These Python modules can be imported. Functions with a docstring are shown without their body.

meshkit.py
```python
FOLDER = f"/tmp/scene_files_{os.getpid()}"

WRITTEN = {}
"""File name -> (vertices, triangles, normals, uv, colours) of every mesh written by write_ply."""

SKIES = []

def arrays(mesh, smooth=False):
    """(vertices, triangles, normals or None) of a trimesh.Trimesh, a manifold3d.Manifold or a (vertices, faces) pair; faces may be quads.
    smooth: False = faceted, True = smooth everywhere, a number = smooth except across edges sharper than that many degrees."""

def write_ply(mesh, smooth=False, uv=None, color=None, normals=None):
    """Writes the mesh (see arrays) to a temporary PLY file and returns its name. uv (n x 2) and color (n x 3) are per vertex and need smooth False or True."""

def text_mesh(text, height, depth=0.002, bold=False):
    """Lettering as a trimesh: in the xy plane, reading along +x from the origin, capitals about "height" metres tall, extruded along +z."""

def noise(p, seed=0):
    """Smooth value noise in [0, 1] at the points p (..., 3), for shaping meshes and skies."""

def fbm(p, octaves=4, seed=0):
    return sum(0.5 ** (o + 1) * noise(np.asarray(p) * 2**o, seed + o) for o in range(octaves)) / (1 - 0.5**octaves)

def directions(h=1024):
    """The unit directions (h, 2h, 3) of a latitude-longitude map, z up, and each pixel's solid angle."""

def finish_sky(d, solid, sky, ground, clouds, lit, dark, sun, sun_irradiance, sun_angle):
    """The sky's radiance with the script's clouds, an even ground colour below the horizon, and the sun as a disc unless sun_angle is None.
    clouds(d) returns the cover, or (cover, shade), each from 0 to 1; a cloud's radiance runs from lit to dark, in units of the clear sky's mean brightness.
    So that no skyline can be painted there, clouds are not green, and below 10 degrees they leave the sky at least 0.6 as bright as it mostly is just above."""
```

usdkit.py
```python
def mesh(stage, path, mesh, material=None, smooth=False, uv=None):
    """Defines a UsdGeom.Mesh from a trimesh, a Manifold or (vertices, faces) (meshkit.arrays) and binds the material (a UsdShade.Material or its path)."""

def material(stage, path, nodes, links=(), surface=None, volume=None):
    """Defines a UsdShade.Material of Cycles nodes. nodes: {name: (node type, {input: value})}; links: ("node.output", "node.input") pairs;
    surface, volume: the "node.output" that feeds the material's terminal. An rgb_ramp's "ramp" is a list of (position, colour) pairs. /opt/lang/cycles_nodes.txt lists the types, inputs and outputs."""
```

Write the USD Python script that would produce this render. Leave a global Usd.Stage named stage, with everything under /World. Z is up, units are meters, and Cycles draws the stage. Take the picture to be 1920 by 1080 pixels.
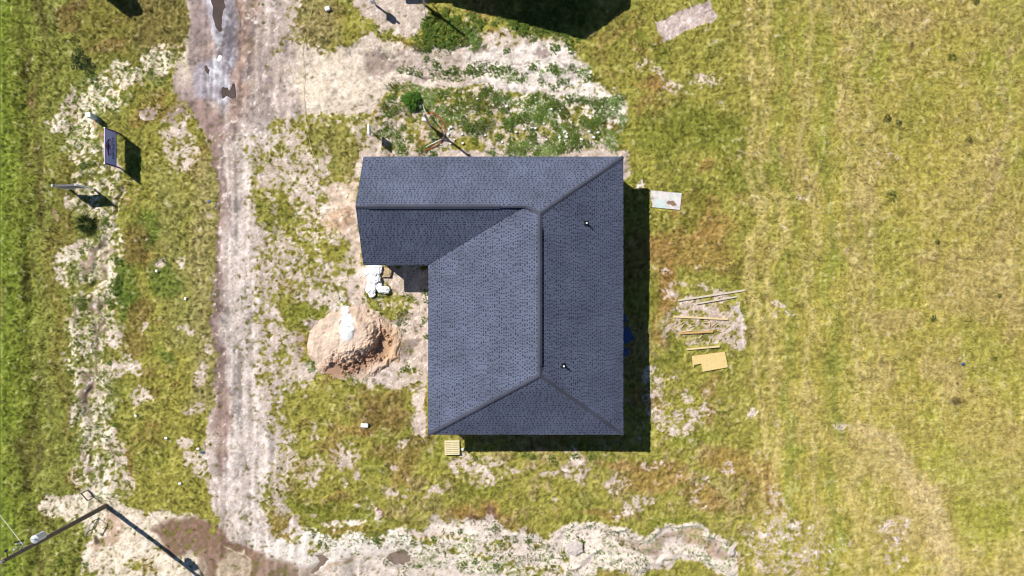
import math, random
import numpy as np, trimesh, usdkit, meshkit
from pxr import Usd, UsdGeom, UsdLux, UsdShade, Gf, Sdf, Vt

stage = Usd.Stage.CreateInMemory()
UsdGeom.SetStageUpAxis(stage, UsdGeom.Tokens.z)
UsdGeom.SetStageMetersPerUnit(stage, 1.0)
UsdGeom.Xform.Define(stage, '/World')
UsdGeom.Scope.Define(stage, '/World/Looks')

# ------------------------------------------------------------------ camera, sky, sun
CAM_H = 50.0
FPX = 1300.0                       # focal length in pixels of a 1920 wide picture
cam = UsdGeom.Camera.Define(stage, '/World/camera')
cam.AddTranslateOp().Set(Gf.Vec3d(0, 0, CAM_H))
cam.CreateHorizontalApertureAttr(36.0)
cam.CreateVerticalApertureAttr(20.25)
cam.CreateFocalLengthAttr(36.0 * FPX / 1920.0)
cam.CreateClippingRangeAttr(Gf.Vec2f(0.5, 5000))
EXPOSURE = 0.42
cam.CreateExposureAttr(EXPOSURE)
SUN_EL = math.radians(44.5)
SUN_H = np.array([-0.79, 0.613]); SUN_H /= np.linalg.norm(SUN_H)
SUN = np.array([SUN_H[0] * math.cos(SUN_EL), SUN_H[1] * math.cos(SUN_EL), math.sin(SUN_EL)])
sky_mat = usdkit.material(stage, '/World/Looks/sky_air', {
    's': ('sky_texture', {'sky_type': 'single_scattering', 'sun_disc': False, 'sun_elevation': SUN_EL,
                          'sun_rotation': math.atan2(SUN[0], SUN[1]), 'altitude': 30.0, 'aerosol_density': 0.15, 'air_density': 0.9, 'ozone_density': 4.0}),
    'b': ('background_shader', {'strength': 0.05})}, [('s.color', 'b.color')], surface='b.background')
dome = UsdLux.DomeLight.Define(stage, '/World/sky')
UsdShade.MaterialBindingAPI.Apply(dome.GetPrim()).Bind(sky_mat)
dome.GetPrim().SetCustomDataByKey('kind', 'structure')
sun = UsdLux.DistantLight.Define(stage, '/World/sun')
sun.CreateIntensityAttr(1.25); sun.CreateAngleAttr(0.5); sun.CreateNormalizeAttr(True)
sun.CreateColorAttr(Gf.Vec3f(1.0, 0.96, 0.90))
q = Gf.Rotation(Gf.Vec3d(0, 0, 1), Gf.Vec3d(*SUN)).GetQuat()
sun.AddOrientOp(UsdGeom.XformOp.PrecisionDouble).Set(Gf.Quatd(q))

# ------------------------------------------------------------------ helpers
R = random.Random(7)
rng = np.random.default_rng(11)
used = {}
def number(parent, name):
    k = (parent, name); n = used.get(k, 0); used[k] = n + 1
    return f'{parent}/{name}' if n == 0 else f'{parent}/{name}_{n:03d}'
def tag(p, label=None, cat=None, group=None, kind=None):
    p = p.GetPrim() if hasattr(p, 'GetPrim') else p
    for k, v in (('label', label), ('category', cat), ('group', group), ('kind', kind)):
        if v: p.SetCustomDataByKey(k, v)
    return p
def thing(name, label, cat, loc=(0, 0, 0), rz=0.0, group=None, scale=None):
    x = UsdGeom.Xform.Define(stage, number('/World', name))
    x.AddTranslateOp().Set(Gf.Vec3d(*map(float, loc)))
    if rz: x.AddRotateZOp().Set(math.degrees(rz))
    if scale: x.AddScaleOp().Set(Gf.Vec3f(*scale))
    return tag(x, label, cat, group)
def path_of(parent):
    return '/World' if parent is None else str(parent.GetPath())
def obj(name, mesh, mat, parent=None, smooth=False, label=None, kind=None):
    m = usdkit.mesh(stage, number(path_of(parent), name), mesh, mat, smooth=smooth)
    return tag(m, label, None, None, kind)
def copy(src, loc, rz=0.0, label=None, group=None, scale=None):
    was = dict(src.GetCustomData())
    base = src.GetName().rsplit('_', 1)
    base = base[0] if len(base) == 2 and base[1].isdigit() else src.GetName()
    r = UsdGeom.Xform.Define(stage, number('/World', base))
    r.GetPrim().GetReferences().AddInternalReference(src.GetPath())
    r.ClearXformOpOrder()
    ops = []
    t = r.GetPrim().GetAttribute('xformOp:translate')
    r = UsdGeom.Xform(r.GetPrim())
    r.AddTranslateOp().Set(Gf.Vec3d(*map(float, loc)))
    r.AddRotateZOp().Set(math.degrees(rz))
    s = scale or (1, 1, 1)
    r.AddScaleOp().Set(Gf.Vec3f(*map(float, s)))
    r.GetPrim().SetInstanceable(True)
    return tag(r, label or was.get('label'), was.get('category'), group or was.get('group'))

def W(px, py, z=0.0):
    k = (CAM_H - z) / FPX
    return np.array([(px - 960) * k, (540 - py) * k, z])
def G(px, py):
    return W(px, py)[:2]

def box(x0, x1, y0, y1, z0, z1):
    b = trimesh.creation.box([x1 - x0, y1 - y0, z1 - z0]); b.apply_translation([(x0 + x1) / 2, (y0 + y1) / 2, (z0 + z1) / 2]); return b
def cbox(sx, sy, sz, c=(0, 0, 0), ch=0.0, rz=0.0):
    """A box with chamfered edges, centred on c."""
    import itertools
    if ch <= 0:
        b = trimesh.creation.box([sx, sy, sz])
    else:
        pts = []
        for s in itertools.product((-1, 1), repeat=3):
            h = np.array([sx, sy, sz]) / 2 * s
            for ax in range(3):
                p = h - np.array(s) * ch; p[ax] = h[ax]; pts.append(p)
        b = trimesh.convex.convex_hull(np.array(pts))
    if rz: b.apply_transform(trimesh.transformations.rotation_matrix(rz, [0, 0, 1]))
    b.apply_translation(c); return b
def cyl(a, b, r0, r1=None, n=12):
    a, b = np.array(a, float), np.array(b, float); r1 = r0 if r1 is None else r1
    d = b - a; L = np.linalg.norm(d); d /= L
    u = np.cross(d, [0, 0, 1.0] if abs(d[2]) < 0.9 else [1.0, 0, 0]); u /= np.linalg.norm(u); w = np.cross(d, u)
    t = np.arange(n) / n * 2 * np.pi
    ring = np.cos(t)[:, None] * u + np.sin(t)[:, None] * w
    v = np.vstack([a + ring * r0, b + ring * r1, [a], [b]])
    i = np.arange(n); j = (i + 1) % n
    f = np.vstack([np.stack([i, i + n, j], 1), np.stack([j, i + n, j + n], 1), np.stack([j, np.full(n, 2 * n), i], 1)[:, ::1], np.stack([i + n, np.full(n, 2 * n + 1), j + n], 1)])
    m = trimesh.Trimesh(v, f, process=False); m.fix_normals(); return m
def beam(a, b, w, h):
    """A square bar from a to b, w wide and h tall."""
    a, b = np.array(a, float), np.array(b, float); d = b - a; L = np.linalg.norm(d); d /= L
    up = np.array([0, 0, 1.0]) if abs(d[2]) < 0.95 else np.array([1.0, 0, 0])
    s = np.cross(d, up); s /= np.linalg.norm(s); t = np.cross(s, d)
    m = cbox(w, L, h, ch=min(w, h) * 0.12)
    T = np.eye(4); T[:3, 0], T[:3, 1], T[:3, 2], T[:3, 3] = s, d, t, (a + b) / 2
    m.apply_transform(T); return m
def tube(pts, r, n=7):
    pts = np.array(pts, float)
    d = np.gradient(pts, axis=0); d /= np.maximum(np.linalg.norm(d, axis=1, keepdims=True), 1e-9)
    u = np.cross(d, [0.02, 0.01, 1.0]); bad = np.linalg.norm(u, axis=1) < 1e-3; u[bad] = [1, 0, 0]
    u /= np.linalg.norm(u, axis=1, keepdims=True); w = np.cross(d, u)
    t = np.arange(n) / n * 2 * np.pi
    v = (pts[:, None] + r * (np.cos(t)[None, :, None] * u[:, None] + np.sin(t)[None, :, None] * w[:, None])).reshape(-1, 3)
    f = []
    for k in range(len(pts) - 1):
        for i in range(n):
            a, b = k * n + i, k * n + (i + 1) % n
            f += [[a, b, b + n], [a, b + n, a + n]]
    m = trimesh.Trimesh(v, np.array(f), process=False); m.fix_normals(); return m
def spline(pts, n=60):
    from scipy.interpolate import CubicSpline
    pts = np.array(pts, float); s = np.r_[0, np.cumsum(np.linalg.norm(np.diff(pts, axis=0), axis=1))]
    return CubicSpline(s, pts)(np.linspace(0, s[-1], n))
def prism(poly, z0, z1):
    from shapely.geometry import Polygon
    m = trimesh.creation.extrude_polygon(Polygon(poly), z1 - z0, engine='earcut'); m.apply_translation([0, 0, z0]); return m
cat_m = trimesh.util.concatenate

# ------------------------------------------------------------------ materials
def mat(name, col, rough=0.7, var=0.15, scale=8.0, col2=None, bump=0.0, metallic=0.0, bscale=None, spec=0.5):
    col = np.array(col, float); c2 = np.array(col2, float) if col2 is not None else col * (1 - var)
    nodes = {'g': ('geometry', {}), 'n': ('noise_texture', {'scale': scale, 'detail': 5.0, 'roughness': 0.65}),
             'r': ('rgb_ramp', {'ramp': [(0.3, c2), (0.7, col * (1 + var) if col2 is None else col)]}),
             'p': ('principled_bsdf', {'roughness': rough, 'metallic': metallic, 'specular_ior_level': spec})}
    links = [('g.position', 'n.vector'), ('n.fac', 'r.fac'), ('r.color', 'p.base_color')]
    if bump:
        nodes['n2'] = ('noise_texture', {'scale': bscale or scale * 4, 'detail': 4.0})
        nodes['b'] = ('bump', {'strength': 0.8, 'distance': bump})
        links += [('g.position', 'n2.vector'), ('n2.fac', 'b.height'), ('b.normal', 'p.normal')]
    return usdkit.material(stage, '/World/Looks/' + name, nodes, links, surface='p.BSDF')
def tint_mat(name, rough=0.95, fine=0.35, scale=22.0, bump=0.02, translucent=0.0, spec=0.08):
    """Base colour from the mesh's tint primvar, broken up by a fine grain."""
    nodes = {'a': ('attribute', {'attribute': 'tint'}), 'g': ('geometry', {}),
             'n': ('noise_texture', {'scale': scale, 'detail': 3.0, 'roughness': 0.7}),
             'm': ('map_range', {'from_min': 0.25, 'from_max': 0.75, 'to_min': 1 - fine, 'to_max': 1 + fine}),
             'x': ('mix', {'mix_type': 'multiply', 'fac': 1.0}),
             'p': ('principled_bsdf', {'roughness': rough, 'specular_ior_level': spec})}
    links = [('g.position', 'n.vector'), ('n.fac', 'm.value'), ('a.color', 'x.color1'), ('m.result', 'x.color2'), ('x.color', 'p.base_color')]
    if bump:
        nodes['b'] = ('bump', {'strength': 0.7, 'distance': bump}); links += [('n.fac', 'b.height'), ('b.normal', 'p.normal')]
    out = 'p.BSDF'
    if translucent:
        nodes['t'] = ('translucent_bsdf', {}); nodes['mx'] = ('mix_closure', {'fac': translucent})
        links += [('x.color', 't.color'), ('p.BSDF', 'mx.closure1'), ('t.BSDF', 'mx.closure2')]; out = 'mx.closure'
    return usdkit.material(stage, '/World/Looks/' + name, nodes, links, surface=out)
M_ground = tint_mat('soil_and_turf', scale=16.0, fine=0.32, bump=0.012)
M_blade = tint_mat('grass_blades', rough=0.8, fine=0.2, bump=0, scale=6.0, translucent=0.25)
M_mound = tint_mat('mound_sand', scale=14.0, fine=0.25, bump=0.03)
def leaf_mat(name, c):
    c = np.array(c, float)
    return usdkit.material(stage, '/World/Looks/' + name, {
        'g': ('geometry', {}), 'o': ('object_info', {}),
        'r': ('rgb_ramp', {'ramp': [(0.0, c * 0.55), (0.5, c), (0.85, c * [1.5, 1.25, 1.1]), (1.0, c * [2.3, 1.5, 1.2])]}),
        'p': ('principled_bsdf', {'roughness': 0.6, 'specular_ior_level': 0.12}), 't': ('translucent_bsdf', {}), 'mx': ('mix_closure', {'fac': 0.35})},
        [('g.random_per_island', 'r.fac'), ('r.color', 'p.base_color'), ('r.color', 't.color'), ('p.BSDF', 'mx.closure1'), ('t.BSDF', 'mx.closure2')], surface='mx.closure')
M_leaf = leaf_mat('weed_leaf', (0.215, 0.345, 0.050))
M_leaf_y = leaf_mat('yellow_green_leaf', (0.25, 0.31, 0.05))
M_leaf_d = leaf_mat('dark_leaf', (0.085, 0.130, 0.036))
M_leaf_b = leaf_mat('bush_leaf', (0.14, 0.32, 0.035))
M_stem = mat('stem', (0.12, 0.10, 0.05))
def shingle_mat(name, c, spread):
    c = np.array(c, float)
    return usdkit.material(stage, '/World/Looks/' + name, {
        'g': ('geometry', {}), 'r': ('rgb_ramp', {'ramp': [(0.0, c * (1 - spread)), (0.45, c), (0.8, c * (1 + spread * 0.6)), (1.0, c * (1 + spread))]}),
        'n': ('noise_texture', {'scale': 0.55, 'detail': 3.0, 'roughness': 0.6}), 'm': ('map_range', {'from_min': 0.3, 'from_max': 0.7, 'to_min': 0.80, 'to_max': 1.18}),
        'x': ('mix', {'mix_type': 'multiply', 'fac': 1.0}), 'n2': ('noise_texture', {'scale': 90.0, 'detail': 2.0}),
        'm2': ('map_range', {'from_min': 0.3, 'from_max': 0.7, 'to_min': 0.75, 'to_max': 1.25}), 'x2': ('mix', {'mix_type': 'multiply', 'fac': 1.0}),
        'p': ('principled_bsdf', {'roughness': 0.85, 'specular_ior_level': 0.3})},
        [('g.random_per_island', 'r.fac'), ('g.position', 'n.vector'), ('g.position', 'n2.vector'), ('n.fac', 'm.value'), ('r.color', 'x.color1'), ('m.result', 'x.color2'),
         ('n2.fac', 'm2.value'), ('x.color', 'x2.color1'), ('m2.result', 'x2.color2'), ('x2.color', 'p.base_color')], surface='p.BSDF')
M_tab = shingle_mat('shingle_tab', (0.170, 0.198, 0.300), 0.45)
M_under = shingle_mat('shingle_underlay', (0.036, 0.042, 0.068), 0.2)
M_cap = shingle_mat('shingle_cap', (0.066, 0.070, 0.098), 0.14)
M_wall = mat('stucco', (0.19, 0.20, 0.22), 0.9, 0.06, 3.0, bump=0.004, bscale=60)
M_white = mat('white_paint', (0.78, 0.78, 0.78), 0.45, 0.04, 5.0)
M_pvc = mat('white_pvc', (0.80, 0.80, 0.80), 0.35, 0.03)
M_glass = mat('window_glass', (0.03, 0.04, 0.05), 0.08, 0.1)
M_black = mat('black_metal', (0.012, 0.012, 0.014), 0.45, 0.2)
M_galv = mat('grey_metal', (0.42, 0.44, 0.47), 0.4, 0.12, 6.0, metallic=0.5)
M_trans = mat('transformer_paint', (0.56, 0.58, 0.62), 0.4, 0.06, 4.0)
M_pole = mat('pole_wood', (0.13, 0.10, 0.078), 0.85, 0.3, 5.0, bump=0.01)
M_porcelain = mat('porcelain', (0.6, 0.6, 0.62), 0.25, 0.05)
M_cable = mat('pale_cable', (0.8, 0.78, 0.76), 0.5, 0.05)
M_purple = mat('purple_trim', (0.16, 0.055, 0.26), 0.45, 0.12)
M_signface = mat('sign_face', (0.40, 0.42, 0.80), 0.5, 0.03, 2.0)
M_navy = mat('navy_ink', (0.02, 0.018, 0.06), 0.5, 0.1)
M_lilac = mat('violet_ink', (0.20, 0.05, 0.28), 0.5, 0.1)
M_darkpanel = mat('dark_sign_panel', (0.05, 0.045, 0.06), 0.5, 0.15)
M_greyface = mat('grey_sign_face', (0.24, 0.215, 0.22), 0.6, 0.1)
M_pine = mat('pine_board', (0.62, 0.47, 0.26), 0.75, 0.14, 7.0)
M_pine2 = mat('bleached_board', (0.52, 0.45, 0.36), 0.8, 0.15, 7.0)
M_orange = mat('treated_board', (0.50, 0.30, 0.11), 0.75, 0.16, 7.0)
M_osb = usdkit.material(stage, '/World/Looks/strand_board', {
    'g': ('geometry', {}), 'v': ('voronoi_texture', {'scale': 14.0}) if False else ('noise_texture', {'scale': 9.0, 'detail': 4.0, 'roughness': 0.85}),
    'r': ('rgb_ramp', {'ramp': [(0.3, (0.42, 0.27, 0.09)), (0.45, (0.62, 0.44, 0.17)), (0.6, (0.70, 0.54, 0.25)), (0.75, (0.55, 0.36, 0.13))]}),
    'p': ('principled_bsdf', {'roughness': 0.75})}, [('g.position', 'v.vector'), ('v.fac', 'r.fac'), ('r.color', 'p.base_color')], surface='p.BSDF')
M_pallet = mat('pallet_wood', (0.70, 0.60, 0.36), 0.8, 0.12, 6.0)
M_bag = mat('white_bag', (0.82, 0.82, 0.83), 0.5, 0.03, 5.0)
M_tarp = mat('blue_tarp', (0.03, 0.09, 0.27), 0.45, 0.15, 3.0)
M_lime = mat('white_lime', (0.84, 0.85, 0.86), 0.95, 0.04, 5.0, bump=0.02)
M_red = mat('red_tubing', (0.55, 0.03, 0.025), 0.4, 0.15)
M_string = mat('yellow_string', (0.62, 0.56, 0.22), 0.7, 0.1)
M_rubble = mat('white_rubble', (0.70, 0.69, 0.66), 0.9, 0.08, 9.0, bump=0.01)
M_clod = mat('grey_clod', (0.52, 0.45, 0.41), 0.95, 0.2, 6.0, bump=0.03)
M_water = usdkit.material(stage, '/World/Looks/muddy_water', {
    'g': ('geometry', {}), 'n': ('noise_texture', {'scale': 0.9, 'detail': 3.0}), 'r': ('rgb_ramp', {'ramp': [(0.3, (0.062, 0.045, 0.038)), (0.7, (0.105, 0.08, 0.07))]}),
    'p': ('principled_bsdf', {'roughness': 0.06, 'ior': 1.33})}, [('g.position', 'n.vector'), ('n.fac', 'r.fac'), ('r.color', 'p.base_color')], surface='p.BSDF')
M_mud = mat('silty_water', (0.20, 0.145, 0.115), 0.15, 0.2, 1.2)
M_asphalt = mat('asphalt', (0.36, 0.33, 0.32), 0.9, 0.25, 12.0, bump=0.006, bscale=80)

# ------------------------------------------------------------------ the ground: one sheet with painted-in soil, sand and turf
STEP = 0.08
fx = np.arange(-41.0, 41.0 + STEP / 2, STEP); fy = np.arange(-24.5, 24.5 + STEP / 2, STEP)
def outer(a):
    g = [a + d for d in (0.4, 1.2, 3, 7, 15, 32, 70, 150, 320, 700)]
    return np.array(g)
xs = np.r_[-outer(41.0)[::-1], fx, outer(41.0)]; ys = np.r_[-outer(24.5)[::-1], fy, outer(24.5)]
NX, NY = len(xs), len(ys)
PX, PY = np.meshgrid(960 + 26 * xs, 540 - 26 * ys)           # positions in ground pixels of a 1920 wide map, row by row

def lattice_weights(c, L, n):
    from scipy.sparse import csr_matrix
    t = c / L; i = np.floor(t).astype(int); f = t - i
    w = [(1 - f) ** 3 / 6, (3 * f ** 3 - 6 * f ** 2 + 4) / 6, (-3 * f ** 3 + 3 * f ** 2 + 3 * f + 1) / 6, f ** 3 / 6]
    rows = np.repeat(np.arange(len(c)), 4); cols = np.stack([(i + k) % n for k in range(4)], 1).ravel()
    return csr_matrix((np.stack(w, 1).ravel(), (rows, cols)), shape=(len(c), n))
def gn(Lx, Ly=None, seed=0):
    """Smooth noise on the sheet, about unit deviation; Lx, Ly in metres."""
    Ly = Ly or Lx
    g = np.random.default_rng(1000 + seed)
    nx, ny = int(min(1200, 90 / Lx + 8)), int(min(1200, 56 / Ly + 8))
    r = g.standard_normal((ny, nx))
    out = lattice_weights(xs, Lx, nx) @ (lattice_weights(ys, Ly, ny) @ r).T
    out = out.T
    return (out / out.std()).astype(np.float32)
n8, n4, n2 = gn(8, seed=1), gn(4, seed=2), gn(2, seed=3)
n1, n05, n025 = gn(1, seed=4), gn(0.5, seed=5), gn(0.25, seed=6)
n012 = gn(0.13, seed=7); n008 = gn(0.08, seed=8)
WX = PX + 9 * gn(2.2, seed=20) + 4.5 * gn(0.8, seed=21) + 2.2 * gn(0.35, seed=22)
WY = PY + 9 * gn(2.2, seed=23) + 4.5 * gn(0.8, seed=24) + 2.2 * gn(0.35, seed=25)
SX, SY = PX + 1.5 * gn(0.6, seed=26) + 0.8 * gn(0.2, seed=27), PY + 1.5 * gn(0.6, seed=28) + 0.8 * gn(0.2, seed=29)

def sst(x): x = np.clip(x, 0, 1); return x * x * (3 - 2 * x)
def local(fn, x0, x1, y0, y1, sharp):
    c = np.searchsorted(960 + 26 * xs, [x0 - 45, x1 + 45]); r = np.searchsorted(-(540 - 26 * ys), [-(y1 + 45), -(y0 - 45)])
    out = np.zeros((NY, NX), np.float32); s = (slice(r[0], r[1]), slice(c[0], c[1]))
    X, Y = (SX, SY) if sharp else (WX, WY)
    if r[1] > r[0] and c[1] > c[0]: out[s] = fn(X[s], Y[s])
    return out
def seg_d(X, Y, a, b):
    ab = (b[0] - a[0], b[1] - a[1]); L = ab[0] ** 2 + ab[1] ** 2 + 1e-9
    t = np.clip(((X - a[0]) * ab[0] + (Y - a[1]) * ab[1]) / L, 0, 1)
    return np.hypot(X - a[0] - t * ab[0], Y - a[1] - t * ab[1]), t
def P(pts, soft=12, sharp=False):
    pts = [tuple(map(float, p)) for p in pts]
    def fn(X, Y):
        d = np.full(X.shape, 1e9); ins = np.zeros(X.shape, bool)
        for a, b in zip(pts, pts[1:] + pts[:1]):
            d = np.minimum(d, seg_d(X, Y, a, b)[0])
            if a[1] != b[1]:
                ins ^= ((a[1] > Y) != (b[1] > Y)) & (X < (b[0] - a[0]) * (Y - a[1]) / (b[1] - a[1]) + a[0])
        return sst(0.5 + np.where(ins, d, -d) / soft)
    p = np.array(pts); return local(fn, p[:, 0].min() - soft, p[:, 0].max() + soft, p[:, 1].min() - soft, p[:, 1].max() + soft, sharp)
def L(pts, w, soft=10, sharp=False):
    """A stroke; w is its half width, or one half width per point."""
    ws = [w] * len(pts) if np.ndim(w) == 0 else list(w)
    def fn(X, Y):
        o = np.full(X.shape, -1e9)
        for k in range(len(pts) - 1):
            d, t = seg_d(X, Y, pts[k], pts[k + 1]); o = np.maximum(o, ws[k] + (ws[k + 1] - ws[k]) * t - d)
        return sst(0.5 + o / soft)
    p = np.array(pts); m = max(ws) + soft
    return local(fn, p[:, 0].min() - m, p[:, 0].max() + m, p[:, 1].min() - m, p[:, 1].max() + m, sharp)
def E(cx, cy, rx, ry=None, rot=0.0, soft=0.6, sharp=False):
    ry = ry or rx; c, s = math.cos(math.radians(rot)), math.sin(math.radians(rot))
    def fn(X, Y):
        u, v = (X - cx) * c + (Y - cy) * s, -(X - cx) * s + (Y - cy) * c
        return sst((1 - np.hypot(u / rx, v / ry)) / soft + 0.5)
    m = max(rx, ry) * 1.5
    return local(fn, cx - m, cx + m, cy - m, cy + m, sharp)
def up(a, m, v): np.copyto(a, np.maximum(a, m * v))                       # raise towards v
def to(a, m, v): a += m * (v - a)                                            # blend towards v
def paint(c, m, col, s=1.0): c += (m * s)[..., None] * (np.array(col, np.float32) - c)

# --- how bare the ground is (0 closed turf .. 1 open sand)
S = np.full((NY, NX), 0.02, np.float32) + 0.07 * P([(560, 740), (1420, 740), (1420, 1010), (1000, 970), (560, 960)], 40) + 0.05 * P([(1220, 480), (1420, 480), (1420, 760), (1220, 760)], 40)
up(S, P([(1180, -200), (3000, -200), (3000, 1300), (1380, 1300), (1380, 1080), (1240, 900), (1220, 300)], 60), 0.0)
S -= 0.06 * P([(1390, -300), (3000, -300), (3000, 1000), (1500, 860)], 60)
road_core = P([(352, -300), (540, -300), (530, 60), (500, 150), (520, 230), (475, 260), (480, 420), (486, 560), (490, 700), (500, 820), (510, 940), (560, 1020), (640, 1100), (640, 1400), (300, 1400), (330, 1080), (400, 1000), (400, 860), (399, 640), (398, 420), (392, 280), (352, 190)], 12)
road = np.maximum(road_core, P([(420, -300), (560, -300), (560, 60), (540, 150), (580, 230), (500, 255), (522, 330), (512, 420), (530, 560), (532, 700), (548, 820), (562, 940), (640, 1020), (720, 1100), (420, 1100)], 44))
up(S, road, 0.64); up(S, road_core, 0.86)
for pts, w in (([(425, 240), (430, 420), (425, 600), (432, 760), (440, 940)], 22), ([(475, 60), (470, 240)], 30), ([(400, -20), (405, 180)], 50)): up(S, L(pts, w, 14), 1.2)
top_sand = P([(540, 60), (600, 90), (690, 72), (760, 92), (860, 78), (960, 62), (1085, 78), (1122, 120), (1110, 150), (1020, 165), (880, 163), (735, 170), (690, 220), (620, 205), (560, 215), (500, 235), (470, 180)], 20)
up(S, top_sand, 0.98)
up(S, P([(600, 95), (700, 80), (730, 110), (720, 165), (640, 190), (580, 180)], 25), 1.2)
up(S, P([(690, -60), (800, -60), (800, 40), (760, 70), (700, 60), (670, 10)], 16), 0.9)
up(S, P([(870, 30), (1085, 70), (1130, 130), (1165, 190), (1155, 250), (1100, 200), (1040, 180), (960, 175), (900, 170), (860, 100)], 16), 0.75)
up(S, L([(735, 162), (850, 158), (960, 163), (1060, 165), (1140, 180)], 9, 8), 1.1)
up(S, L([(760, 104), (880, 112), (1000, 112), (1120, 135)], 8, 8), 1.05)
# weedy bed north of the house
up(S, P([(700, 180), (760, 172), (1150, 175), (1170, 292), (690, 292)], 16), 0.52)
for a in ((900, 278, 90, 9), (1000, 225, 40, 10), (1020, 262, 40, 10), (850, 275, 50, 9), (730, 255, 30, 25), (770, 230, 30, 14), (1150, 210, 14, 24), (1120, 285, 60, 8), (960, 200, 22, 10), (700, 270, 25, 22)): up(S, E(*a), 0.85)
# between the road and the wing
up(S, P([(480, 230), (560, 215), (640, 215), (690, 230), (690, 300), (672, 390), (690, 500), (660, 560), (640, 600), (590, 600), (560, 680), (505, 700), (500, 420)], 30), 0.36)
for a in ((545, 330, 36, 50), (610, 370, 60, 34, -20), (640, 420, 36, 50), (565, 420, 30, 60), (530, 500, 32, 70), (600, 520, 30, 40), (660, 500, 36, 46), (620, 560, 20, 34), (520, 600, 22, 60), (540, 270, 40, 22, 40), (590, 300, 16, 40), (500, 270, 20, 40), (660, 540, 40, 26), (560, 660, 24, 40), (545, 730, 34, 40)): up(S, E(*a), 0.68)
up(S, P([(600, 345), (668, 330), (690, 500), (655, 470), (630, 420)], 14), 1.1)
for a in ((598, 262, 60, 30), (640, 300, 34, 40), (500, 390, 14, 46), (560, 440, 26, 46), (605, 475, 16, 20), (632, 480, 20, 34), (552, 395, 14, 20), (585, 590, 40, 38), (545, 560, 20, 40), (600, 640, 26, 50)): S -= 0.42 * E(*a)
# around the house walls
up(S, P([(690, 495), (803, 495), (803, 830), (780, 820), (765, 740), (720, 720), (700, 690), (750, 640), (740, 590), (660, 590), (650, 530)], 12), 0.92)
up(S, P([(675, 280), (1180, 280), (1185, 330), (1170, 335), (660, 335)], 7, True), 0.9)
up(S, P([(810, 800), (880, 800), (876, 825), (815, 830)], 6), 1.0)
S -= 0.55 * E(735, 560, 30, 34) + 0.5 * E(700, 560, 16, 20) + 0.5 * E(755, 725, 30, 30) + 0.4 * E(740, 770, 40, 30)
up(S, P([(580, 590), (640, 570), (750, 590), (755, 690), (690, 725), (600, 700)], 16), 1.0)
up(S, E(740, 715, 40, 18), 0.85); up(S, E(575, 722, 22, 16), 0.9)
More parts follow.
